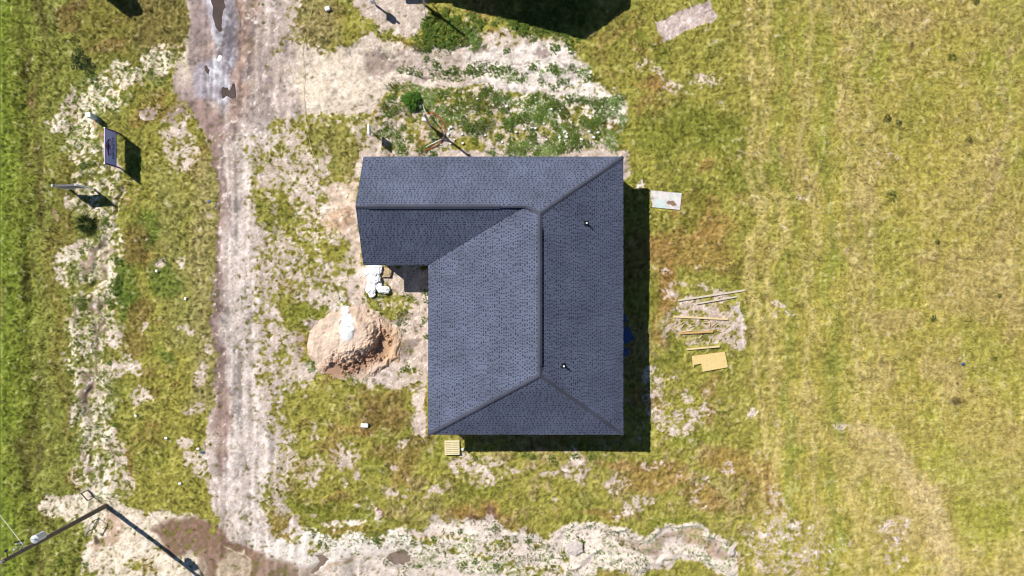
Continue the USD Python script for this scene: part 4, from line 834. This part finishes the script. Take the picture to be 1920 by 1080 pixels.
def sign_frame(p0, p1, top, label, m):
    p0, p1 = G(*p0), G(*p1); c = (p0 + p1) / 2; d = p1 - p0; Lf = np.linalg.norm(d)
    t = thing('wire_stand', label, 'sign stand', (*c, 0), math.atan2(d[1], d[0]))
    for s in (-1, 1): obj('leg', beam((s * Lf / 2, 0, -0.1), (s * Lf / 2, 0, top), 0.05, 0.05), M_black, t)
    obj('top_bar', beam((-Lf / 2, 0, top), (Lf / 2, 0, top), 0.06, 0.06), m, t)
    obj('bottom_bar', beam((-Lf / 2, 0, 0.06), (Lf / 2, 0, 0.06), 0.05, 0.05), M_black, t)
    return t
sign_frame((165.5, 918.5), (177.5, 932), 0.84, 'empty black wire sign frame standing just north of the pole base', M_black)
sign_frame((174, 992), (185, 971.5), 0.80, 'empty sign frame with a shiny top bar south of the pole', M_galv)

# temporary power posts
def power_post(label, base):
    t = thing('power_post', label, 'power post', (*G(*base), 0))
    obj('post', cbox(0.12, 0.12, 3.6, (0, 0, 1.8), 0.008), M_pine2, t)
    for d in ((-0.54, 1.55), (0.12, -1.0)): obj('brace', beam((d[0], d[1], 0.02), (0, 0, 1.75), 0.04, 0.09), M_pine2, t)
    bx_ = obj('meter_box', cbox(0.34, 0.22, 0.5, (-0.24, 0.12, 1.35), 0.02), M_white, t)
    obj('conduit', cyl((-0.12, 0.1, 1.6), (-0.06, 0.08, 3.5), 0.028, n=8), M_galv, t)
    obj('weatherhead', cyl((-0.06, 0.08, 3.45), (-0.06, 0.2, 3.58), 0.05, n=10), M_galv, t)
    return t
pw = power_post('braced wooden power post with a white meter box in the weedy bed', (807, 236.5))
copy(pw, (*G(797, 10), 0), 0.0, 'braced wooden power post at the top edge beside the big shadow')
up_ = thing('meter_post', 'pale post with a box at the top edge left of the power post', 'meter post', (*G(705, 10), 0))
obj('post', cyl((0, 0, -0.1), (0, 0, 2.05), 0.075, n=14), M_galv, up_, smooth=40)
obj('box', cbox(0.24, 0.5, 0.62, (0.0, -0.1, 1.35), 0.02), M_trans, up_)
pt = thing('portable_toilet', 'portable toilet above the frame, only its shadow falls on the verge', 'toilet', (*G(205, -19), 0), math.radians(27))
obj('cabin', cbox(1.08, 1.08, 2.1, (0, 0, 1.05), 0.03), mat('cabin_plastic', (0.08, 0.16, 0.30), 0.5, 0.1), pt)
obj('roof', cbox(1.12, 1.12, 0.16, (0, 0, 2.18), 0.06), M_white, pt)
obj('door', box(-0.36, 0.36, -0.56, -0.535, 0.15, 1.95), M_white, pt)

# red and white tubing
def px_curve(pts, z, n=60):
    return spline([(*G(*p[:2]), z if len(p) < 3 else p[2]) for p in pts], n)
tb = obj('red_tubing', tube(px_curve([(796, 220, 0.3), (803, 214.5, 0.25), (816, 214.8, 0.15), (828, 226, 0.12), (833.6, 240, 0.14), (833, 253, 0.15), (828, 264, 0.15), (817, 274, 0.1), (797, 282.5, 0.08)], 0.1), 0.028, 8), M_red, smooth=True); tag(tb, 'red plastic tubing looped over the weeds by the power post', 'tubing')
tb = obj('white_tubing', tube(px_curve([(799, 276, 0.1), (812, 269.5, 0.12), (823, 264.5, 0.18), (830.5, 260, 0.2), (833, 250, 0.2)], 0.1), 0.022, 8), M_pvc, smooth=True); tag(tb, 'short white tubing beside the lower end of the red loop', 'tubing')
tb = obj('yellow_string', tube(px_curve([(589, -8), (580, 40), (567, 96), (568, 150), (572, 215), (578, 252), (586, 285), (602, 318), (628, 343), (650, 360)], 0.05, 90), 0.012, 5), M_string); tag(tb, 'thin yellow string lying across the sand and grass', 'string')

# ------------------------------------------------------------------ sheets, boards, pallet
ply = thing('plywood_sheet', 'weathered white plywood sheet lying half out of the house shadow', 'plywood sheet', (0, 0, 0))
M_ply = usdkit.material(stage, '/World/Looks/weathered_sheet', {
    'g': ('geometry', {}), 'n': ('noise_texture', {'scale': 3.5, 'detail': 5.0, 'roughness': 0.65}), 'n2': ('noise_texture', {'scale': 1.1, 'detail': 2.0}),
    'r': ('rgb_ramp', {'ramp': [(0.3, (0.38, 0.34, 0.32)), (0.5, (0.56, 0.53, 0.51)), (0.7, (0.66, 0.62, 0.60))]}), 'r2': ('rgb_ramp', {'ramp': [(0.5, (0, 0, 0)), (0.62, (0.6, 0.6, 0.6))]}),
    'x': ('mix', {'mix_type': 'mix', 'color2': (0.42, 0.58, 0.56)}), 'p': ('principled_bsdf', {'roughness': 0.8})},
    [('g.position', 'n.vector'), ('g.position', 'n2.vector'), ('n.fac', 'r.fac'), ('n2.fac', 'r2.fac'), ('r2.color', 'x.fac'), ('r.color', 'x.color1'), ('x.color', 'p.base_color')], surface='p.BSDF')
obj('sheet', prism([G(*p) for p in ((1219.5, 357), (1278, 362.4), (1274.5, 393.8), (1220, 388.3))], 0.06, 0.078), M_ply, ply)
stain = [G(1256 + 9 * math.cos(a) * (1 + 0.2 * math.sin(3 * a)) + 3, 381 + 4.5 * math.sin(a) * (1 + 0.25 * math.cos(5 * a)) + 2 * math.cos(a)) for a in np.linspace(0, 2 * np.pi, 24, endpoint=False)]
obj('mud_stain', prism(stain, 0.078, 0.083), mat('mud', (0.22, 0.135, 0.09), 0.95, 0.3, 10.0), ply)
osb = obj('strand_board', prism([G(*p) for p in ((1296.7, 667.5), (1358.3, 659.2), (1364.2, 688.3), (1317.5, 696.7), (1314.2, 681.7), (1298.7, 684.2))], 0.07, 0.088), M_osb); tag(osb, 'yellow strand board offcut with one corner cut out', 'strand board')
def board(a, b, w, m, label):
    a, b = G(*a), G(*b); c = (a + b) / 2; d = b - a
    o = obj('lumber_board', beam((*a, 0.085), (*b, 0.085), w, 0.045), m); tag(o, label, 'board')
board((1270.8, 563.5), (1396.7, 544.2), 0.125, M_pine2, 'longest grey-tan board, northernmost of the loose boards')
board((1305, 569.8), (1381, 556.3), 0.11, M_pine2, 'short weathered board lying just below the longest one')
board((1262, 593.5), (1365, 598.5), 0.14, M_pine, 'pale pine board across the bare patch, above the splinters')
board((1273.5, 625.2), (1336.5, 621.5), 0.14, M_orange, 'orange-brown short board below the splinters')
board((1286.5, 655), (1349, 649.3), 0.13, M_pine, 'yellow pine board just above the strand board')
for k, (a, b) in enumerate([((1258, 616), (1284, 602)), ((1266, 606), (1268, 598)), ((1276, 615), (1283, 606)), ((1291, 614), (1301, 610)), ((1320, 604), (1330, 605)), ((1330, 612), (1331, 603)), ((1333, 613), (1344, 604)), ((1338, 614), (1345, 608)), ((1344, 619), (1352, 622)), ((1264, 614), (1270, 619)), ((1277, 622), (1296, 620)), ((1360, 616), (1368, 610)), ((1309, 634), (1316, 628)), ((1300, 640), (1304, 645)), ((1300, 688), (1301, 666)), ((1244, 598), (1262, 596)), ((1252, 620), (1256, 610)), ((1330, 640), (1331, 633))]):
    o = obj('wood_splinter', beam((*G(*a), 0.06 + 0.01 * (k % 3)), (*G(*b), 0.06 + 0.01 * ((k + 1) % 3)), 0.05, 0.025), M_pine); tag(o, 'thin pale wood splinter scattered among the loose boards', 'wood scrap', 'wood splinters among the boards')
o = obj('wood_splinter', beam((*G(1044, 852), 0.1), (*G(1053, 863), 0.06), 0.06, 0.04), M_pole); tag(o, 'dark stick lying in sand just south of the house shadow', 'wood scrap')
p0 = (G(833.9, 825.4) + G(862, 852)) / 2
pal = thing('wooden_pallet', 'pale new wooden pallet by the south-west corner of the house', 'pallet', (*p0, 0.02), math.radians(1.0))
for k in range(3): obj('stringer', cbox(0.04, 1.02, 0.09, (-0.5 + 0.5 * k, 0, 0.075)), M_pallet, pal)
for k in range(8): obj('slat', cbox(1.07, 0.098, 0.018, (R.uniform(-0.01, 0.01), -0.465 + k * 0.1328, 0.129), 0.003), M_pallet, pal)
for k in range(3): obj('bottom_slat', cbox(1.05, 0.09, 0.018, (0, -0.46 + k * 0.46, 0.021)), M_pallet, pal)

# ------------------------------------------------------------------ bags, tarp, litter, rubble
def lump(sx, sy, sz, seed, rough=0.18, sub=3, freq=3.0, flat=0.3, crease=0.0):
    m = trimesh.creation.icosphere(subdivisions=sub, radius=1.0); v = m.vertices.copy()
    v = np.sign(v) * np.abs(v) ** 0.62
    if crease: v *= (1 - crease * np.abs(2 * meshkit.fbm(v * 2.3 + seed * 3.1, 3, seed + 50) - 1) * 2.2)[:, None]
    v *= (1 + rough * (meshkit.fbm(v * freq + seed * 7.3, 3, seed) - 0.5) * 2)[:, None]
    v *= [sx / 2, sy / 2, sz / 2]; v[:, 2] = np.maximum(v[:, 2] + sz / 2 - flat * sz * 0.2, 0)
    return (v, m.faces)
bags = [((705, 506), 0.85, 0.62, 0.5, -0.1, 'white bag nearest the wing eave, top of the white heap'), ((689, 510), 0.42, 0.5, 0.3, 0.3, 'small white bag on the left flank of the heap'), ((702, 523), 0.8, 0.66, 0.45, 0.2, 'wide white bag in the middle of the heap'), ((697, 539), 0.62, 0.75, 0.36, -0.25, 'white bag below the middle of the heap'), ((698, 551), 0.42, 0.42, 0.26, 0.5, 'lowest white bag at the southern tip of the heap'), ((720, 543), 0.72, 0.46, 0.34, -0.12, 'flat white bag lying right of the heap'), ((710, 536), 0.5, 0.4, 0.3, 0.6, 'creased white bag between the heap and the flat bag')]
for k, (p, a, b, c, rz, lab) in enumerate(bags):
    t = thing('white_bag', lab, 'bag', (*G(*p), 0.0), rz); obj('sack', lump(a * 1.25, b * 1.25, c, 40 + k, 0.22, 4, 2.6, 0.3, 0.35), M_bag, t, smooth=50); obj('fold', cbox(a * 0.5, 0.03, 0.03, (0, b * 0.12, c * 0.84), 0.008, 0.4), M_bag, t)
o = obj('straw_heap', lump(0.8, 0.7, 0.22, 61, 0.25), mat('straw', (0.42, 0.32, 0.18), 0.95, 0.3, 12.0, bump=0.02), smooth=True); o.GetAttribute('points')
UsdGeom.Xform(o).AddTranslateOp().Set(Gf.Vec3d(*G(724, 511), 0)); tag(o, 'low tan heap of straw right of the white bags', 'straw heap')
STRAW_CLUMP = True
def tarp(c, a, b, seed, rz):
    n = 16; u = np.linspace(-0.5, 0.5, n); X, Y = np.meshgrid(u * a, u * b); Z = 0.05 + 0.16 * meshkit.fbm(np.stack([X * 3, Y * 3, 0 * X + seed], -1), 3, seed)
    X = X + 0.12 * (meshkit.fbm(np.stack([X * 2, Y * 2, 0 * X + 5], -1), 2, seed + 1) - 0.5); ii = np.arange(n * n).reshape(n, n)
    f = np.stack([ii[:-1, :-1], ii[:-1, 1:], ii[1:, 1:], ii[1:, :-1]], -1).reshape(-1, 4); v = np.stack([X, Y, Z], -1).reshape(-1, 3)
    return (v, f)
for c, a, b, sd_, rz, lab in (((1176, 632), 0.75, 0.75, 1, 0.5, 'largest crumpled blue tarp in the shade of the east wall'), ((1175, 617), 0.45, 0.45, 2, 0.2, 'small blue sheet just north of the blue tarp'), ((1172, 660), 0.45, 0.5, 3, 0.1, 'blue sheet south of the tarp under the east eave'), ((1170, 597), 0.3, 0.5, 4, 0.0, 'northernmost blue scrap at the foot of the east wall')):
    t = obj('blue_tarp', tarp(c, a, b, sd_, rz), M_tarp, smooth=True); UsdGeom.Xform(t).AddTranslateOp().Set(Gf.Vec3d(*G(*c), 0)); UsdGeom.Xform(t).AddRotateZOp().Set(math.degrees(rz)); tag(t, lab, 'tarp')
def slab(name, p, a, b, h, rz, m, lab, cat_):
    o = obj(name, cbox(a, b, h, (0, 0, h / 2 + 0.02), min(a, b, h) * 0.1), m); UsdGeom.Xform(o).AddTranslateOp().Set(Gf.Vec3d(*G(*p), 0.0)); UsdGeom.Xform(o).AddRotateZOp().Set(math.degrees(rz)); return tag(o, lab, cat_)
slab('white_sheet', (413, 110.5), 0.36, 0.46, 0.02, -0.5, M_pvc, 'white square sheet lying on the wet track between puddles', 'sheet')
slab('white_block', (615, 18), 0.34, 0.30, 0.24, 0.35, M_pvc, 'white block in the dry grass at the top edge', 'block')
slab('cement_sack', (684, 797), 0.52, 0.28, 0.16, -0.06, M_bag, 'white printed sack lying in the grass south of the mound', 'sack')
slab('white_block', (723, 693), 0.30, 0.22, 0.1, 0.2, M_bag, 'white scrap on the sand just below the mound', 'block') if False else None
for p, lab, m in (((392, 378), 'crushed blue-white bottle at the left edge of the track', M_tarp), ((1805, 682), 'tiny blue scrap in the eastern field', M_tarp), ((381, 848), 'blue scrap in sand beside the lower track', M_tarp)):
    slab('litter', p, 0.22, 0.14, 0.06, 0.4, m, lab, 'litter')
for p in ((312, 821), (294, 508), (338, 906), (372, 841), (348, 560), (255, 779), (868, 842)):
    o = slab('litter', p, 0.2, 0.15, 0.08, R.uniform(0, 3), M_pvc, 'small white scrap of litter lying in the grass', 'litter'); tag(o, group='white litter in the grass')
rub = None
g = np.random.default_rng(77)
spots = [(846, 239), (842, 243), (846, 247), (883, 246), (899, 239), (867, 252), (841, 252), (852, 262), (845, 270), (868, 269), (827, 271), (759, 263), (788, 201), (982, 243), (997, 240), (1004, 241), (1050, 208), (1034, 205), (1060, 247), (1063, 251), (1057, 249), (1050, 263), (1059, 264), (1062, 257), (1049, 258), (1105, 247), (1121, 249), (1025, 262), (968, 248), (942, 267), (1113, 258), (978, 265), (880, 220), (910, 254), (1020, 232), (1090, 262), (1150, 206), (936, 246), (950, 200), (895, 186)]
for p in spots:
    s = g.uniform(0.5, 1.0)
    lab = 'white rubble stone among the weeds north of the house'
    if rub is None:
        rub = thing('rubble_stone', lab, 'stone', (*G(*p), 0.02), 0.4, 'white rubble stones in the weedy bed'); obj('stone', lump(0.24, 0.2, 0.16, 5, 0.2, 2), M_rubble, rub, smooth=30)
    else: copy(rub, (*G(*p), 0.02), g.uniform(0, 6.28), scale=(s, s * g.uniform(0.7, 1.1), s))
o = obj('earth_clod', lump(1.15, 0.9, 0.24, 91, 0.4, 4), M_clod, smooth=50); UsdGeom.Xform(o).AddTranslateOp().Set(Gf.Vec3d(*G(1076, 1027), -0.05)); tag(o, 'large grey clod of earth in the sand at the bottom', 'clod')
o = obj('earth_clod', lump(0.5, 0.55, 0.2, 92, 0.3, 3), M_clod, smooth=50); UsdGeom.Xform(o).AddTranslateOp().Set(Gf.Vec3d(*G(1370, 1034), -0.02)); tag(o, 'small grey clod at the eastern tip of the sand ridge', 'clod')

# ------------------------------------------------------------------ plants
def leaves(rad, hgt, n, size, seed, spiky=False):
    g = np.random.default_rng(seed); v, f = [], []
    for k in range(n):
        a = g.uniform(0, 2 * np.pi); r = rad * math.sqrt(g.random()) * (0.75 + 0.25 * math.sin(3 * a + seed) + 0.15 * math.sin(7 * a))
        zz = hgt * (1 - (r / rad) ** 2) * g.uniform(0.35, 1.0) + 0.02
        d = np.array([math.cos(a), math.sin(a), g.uniform(-0.2, 0.35)]) + g.normal(0, 0.3, 3); d /= np.linalg.norm(d)
        s = np.cross(d, [0, 0, 1]) + g.normal(0, 0.22, 3); s -= d * (s @ d); s /= np.linalg.norm(s)
        l = size * g.uniform(0.6, 1.4); w = l * g.uniform(0.45, 0.7); c = np.array([r * math.cos(a), r * math.sin(a), zz])
        if spiky:
            d = np.array([math.cos(a), math.sin(a), g.uniform(0.15, 1.2)]); d /= np.linalg.norm(d); c = np.array([0.12 * math.cos(a), 0.12 * math.sin(a), 0.0]) * g.random(); l = rad * g.uniform(0.7, 1.15); w = 0.03; s = np.array([-math.sin(a), math.cos(a), 0])
        o = len(v); nrm_ = np.cross(s, d)
        v += [c, c + d * l * 0.5 + s * w / 2 + nrm_ * l * 0.06, c + d * l - np.array([0, 0, l * 0.18]), c + d * l * 0.5 - s * w / 2 + nrm_ * l * 0.06]
        f += [[o, o + 1, o + 2], [o, o + 2, o + 3]]
    return (np.array(v), np.array(f))
def stems(rad, hgt, n, seed):
    g = np.random.default_rng(seed)
    return cat_m([cyl((0, 0, -0.03), (rad * 0.7 * math.cos(a), rad * 0.7 * math.sin(a), hgt * g.uniform(0.4, 0.8)), 0.012, 0.006, 5) for a in g.uniform(0, 6.28, n)])
protos = {}
st_ = thing('straw_clump', 'pale dead straw clump in the left verge grass', 'straw clump', (*G(106, 404), -0.03), 0.35, None, (0.45, 1.15, 0.6)); obj('straw', leaves(0.55, 0.5, 260, 0.1, 33, True), mat('dead_straw', (0.66, 0.50, 0.31), 0.9, 0.3, 12.0), st_)
def plant(kind, p, r_px, label, group=None, name='weed', cat_='weed'):
    spec = {'w0': (0.45, 0.30, 95, 0.13, M_leaf), 'w1': (0.45, 0.26, 80, 0.14, M_leaf), 'w2': (0.45, 0.34, 110, 0.11, M_leaf), 'y': (0.45, 0.28, 75, 0.12, M_leaf_y), 'd': (0.45, 0.35, 130, 0.10, M_leaf_d), 'bush': (0.45, 0.62, 620, 0.10, M_leaf_b)}
    s = r_px / 26 / 0.45; loc = (*G(*p), float(ground_z(*G(*p))) - 0.02); rz = (hash((p[0] * 31 + p[1])) % 628) / 100
    key = (kind, name)
    if key in protos: return copy(protos[key], loc, rz, label, group, (s, s, s * (1.1 if name == 'field_plant' else 0.6)))
    if kind == 'spiky':
        t = thing(name, label, cat_, loc, rz, group, (s, s, s)); obj('foliage', leaves(0.7, 0.6, 190, 0.1, 31, True), M_leaf_d, t); obj('stem', stems(0.1, 0.25, 4, 3), M_stem, t)
    else:
        a, h, n, sz, m = spec[kind]; t = thing(name, label, cat_, loc, rz, group, (s, s, s * (1.1 if name == 'field_plant' else 0.6))); obj('foliage', leaves(a, h, n, sz, sum(map(ord, kind + name))), m, t); obj('stem', stems(a, h, 6, 4), M_stem, t)
    protos[key] = t; return t
plant('bush', (772, 190), 19, 'round bright green bush at the corner of the weedy bed', name='bush', cat_='bush')
plant('spiky', (163, 420), 15, 'big dark spiky grass tuft below the post sign', name='grass_tuft', cat_='grass tuft')
plant('w0', (199, 415), 9, 'small bright green plant casting a dark shadow below the post sign', name='shrub', cat_='shrub')
plant('d', (150, 112), 20, 'dark shrub in the verge at the upper left', name='shrub', cat_='shrub')
plant('d', (166, 126), 14, 'smaller dark shrub touching the upper left shrub', name='shrub', cat_='shrub')
for p, r, k, lab in (((1784, 107), 8, 'y', 'yellow-green plant with dark shadow in the upper right field'), ((1671, 367), 9, 'y', 'brightest yellow-green plant alone in the right field'), ((1606, 171), 5, 'y', 'tiny plant in the field left of the paired dark plants'), ((1662, 222), 7, 'd', 'dark plant, left one of a pair in the right field'), ((1684, 231), 6, 'd', 'dark plant, right one of a pair in the right field'), ((1815, 262), 6, 'd', 'small dark plant in the field near the right edge'), ((1748, 596), 6, 'd', 'dark plant in the middle right field'), ((1872, 555), 5, 'd', 'small dark plant near the right edge at mid height'), ((1866, 672), 6, 'y', 'yellow-green plant near the right edge below mid height'), ((1828, 4), 6, 'd', 'dark plant at the very top of the right field'), ((1756, 454), 5, 'd', 'small green plant below the brightest field plant')):
    plant(k, p, r * 1.2, lab, name='field_plant', cat_='plant')
beds = [
    ('leafy green weed in the dense patch beside the power post shadow', 'weeds in the dense patch at the top', [(805, 45, 18), (820, 60, 20), (836, 75, 18), (850, 60, 19), (866, 70, 17), (800, 70, 13), (810, 80, 12), (826, 82, 12), (845, 86, 12), (880, 60, 12), (858, 80, 12), (840, 44, 14), (826, 34, 12), (792, 78, 9), (778, 70, 10), (785, 84, 8), (800, 92, 8), (810, 22, 9), (834, 22, 10), (856, 36, 10), (872, 46, 10)]),
    ('green weed along the ragged lower edge of the big shadow', 'weeds along the big shadow', [(895, 47, 14), (906, 40, 9), (965, 46, 14), (984, 56, 12), (1004, 52, 10), (1030, 58, 11), (1048, 62, 9), (1068, 82, 13), (1040, 92, 12), (1072, 96, 9), (1084, 76, 8), (950, 94, 8), (908, 88, 6), (1000, 76, 7), (978, 64, 8), (930, 44, 8), (1060, 66, 8), (1020, 40, 10), (1050, 30, 12), (990, 28, 10), (1090, 40, 10)]),
    ('low green weed in the thin row between two sand strips', 'weeds in the row between the sand strips', [(752, 132, 9), (768, 134, 10), (785, 138, 9), (820, 126, 10), (832, 136, 8), (850, 130, 11), (885, 128, 12), (900, 138, 10), (926, 126, 9), (945, 130, 10), (968, 138, 7), (1000, 128, 8), (1035, 128, 12), (1045, 138, 8), (1072, 128, 10), (1108, 145, 10), (1062, 152, 8), (1015, 152, 8), (1050, 152, 9), (975, 150, 6), (800, 112, 8), (814, 118, 8)]),
    ('leafy green weed in the rubble-strewn bed north of the roof', 'weeds in the bed north of the roof', [(735, 186, 12), (747, 202, 12), (728, 214, 9), (830, 180, 12), (848, 205, 14), (862, 190, 11), (880, 180, 12), (905, 198, 15), (915, 214, 11), (930, 190, 11), (946, 205, 11), (950, 236, 15), (966, 222, 13), (880, 240, 12), (870, 226, 9), (1000, 186, 12), (1020, 205, 11), (1040, 196, 12), (1060, 216, 12), (1085, 205, 11), (1115, 200, 11), (1130, 190, 9), (1070, 238, 12), (1092, 226, 11), (1112, 236, 14), (1126, 226, 12), (1040, 236, 11), (1000, 256, 10), (1022, 252, 9), (960, 264, 10), (770, 262, 10), (786, 281, 9), (800, 276, 8), (756, 240, 8), (746, 255, 8), (980, 281, 9), (1006, 286, 9), (1050, 280, 11), (905, 226, 10), (860, 176, 10), (1095, 190, 10), (1010, 222, 10), (985, 215, 9), (1078, 262, 10), (1100, 270, 10), (1030, 270, 9), (815, 290, 8), (935, 260, 9), (890, 265, 9), (1120, 255, 10), (905, 178, 10), (950, 180, 9), (1065, 185, 10), (760, 280, 8), (722, 232, 7)]),
    ('small green weed at the foot of the western house wall', 'weeds along the western wall', [(798, 548, 8), (797, 563, 7), (796, 600, 8), (798, 632, 7), (765, 690, 8), (754, 694, 7), (700, 712, 5), (748, 607, 6), (758, 620, 5), (776, 694, 6), (686, 766, 4), (712, 553, 8), (790, 610, 5)]),
    ('low green weed in the sandy drain strip on the left', 'weeds in the left drain strip', [(215, 545, 13), (205, 562, 10), (222, 528, 12), (208, 575, 9), (150, 560, 9), (152, 578, 8), (184, 575, 8), (205, 680, 6), (228, 260, 5), (156, 310, 9), (172, 305, 7), (198, 310, 6), (182, 160, 8), (175, 145, 9), (280, 165, 8), (282, 138, 6), (290, 195, 8), (152, 470, 7), (160, 520, 8), (222, 490, 9), (218, 795, 7), (230, 785, 6), (222, 850, 7), (142, 785, 6), (140, 1048, 8), (160, 1060, 7), (115, 1055, 9), (320, 140, 5)]),
    ('green weed tuft growing in the bright bottom sand band', 'weeds in the bottom sand band', [(928, 990, 6), (950, 1008, 9), (940, 1020, 8), (965, 1012, 8), (862, 996, 8), (848, 1000, 6), (815, 1010, 8), (775, 1016, 8), (705, 1012, 9), (712, 1022, 7), (600, 1016, 7), (590, 1000, 7), (614, 1026, 5), (870, 1060, 9), (892, 1052, 7), (900, 1065, 8), (930, 1062, 8), (1028, 1023, 5), (1036, 1044, 5), (1056, 1040, 8), (1090, 1016, 7), (1165, 1018, 7), (990, 1015, 8), (1000, 1000, 7), (850, 1036, 6), (820, 1030, 5), (785, 1062, 6)]),
    ('low green weed at the southern foot of the house', 'weeds south of the house', [(985, 852, 8), (1000, 856, 7), (1035, 860, 9), (1078, 855, 8), (1110, 856, 9), (890, 858, 7), (1042, 868, 7)])]
for lab, grp, pts in beds:
    for k, (x, y, r) in enumerate(pts):
        plant(('w0', 'w1', 'w2', 'w0', 'y', 'w1')[(k * 5 + int(x)) % 6] if 'bottom' not in grp else ('w0', 'y')[k % 2], (x, y), r * 0.95, lab, grp)
# seedlings and rank weeds too many to count
weedy = np.clip(P([(720, 170), (1160, 178), (1165, 285), (700, 285)], 20) * 0.8 + P([(780, 25), (900, 20), (900, 95), (780, 95)], 20) + 0.5 * P([(740, 120), (1120, 118), (1120, 155), (740, 150)], 14) + 0.12 * L(ditch, 34, 30) + 0.4 * E(735, 565, 34, 34) + 0.14 * band + 0.02 * P([(500, 230), (690, 215), (680, 560), (520, 640)], 30) + 0.7 * P([(940, -10), (1110, -10), (1090, 70), (960, 50)], 20) + 0.5 * E(620, 710, 40, 16), 0, 1) * sst(0.5 + 0.6 * n05 + 0.3 * n1) * (1 - road * 0.9) * (1 - mud)
seed_turf = turf.copy(); turf[...] = np.array([0.17, 0.27, 0.055]) * np.clip(1 + 0.3 * n1 + 0.2 * n012, 0.4, 1.7)[..., None]
blades(17000, 'ground_weeds', 'fine green weeds and seedlings spread over the sandy strips', weedy, 0.05, 0.14, 0.03, 0.06, 1.0, 9, per=6)
turf = seed_turf
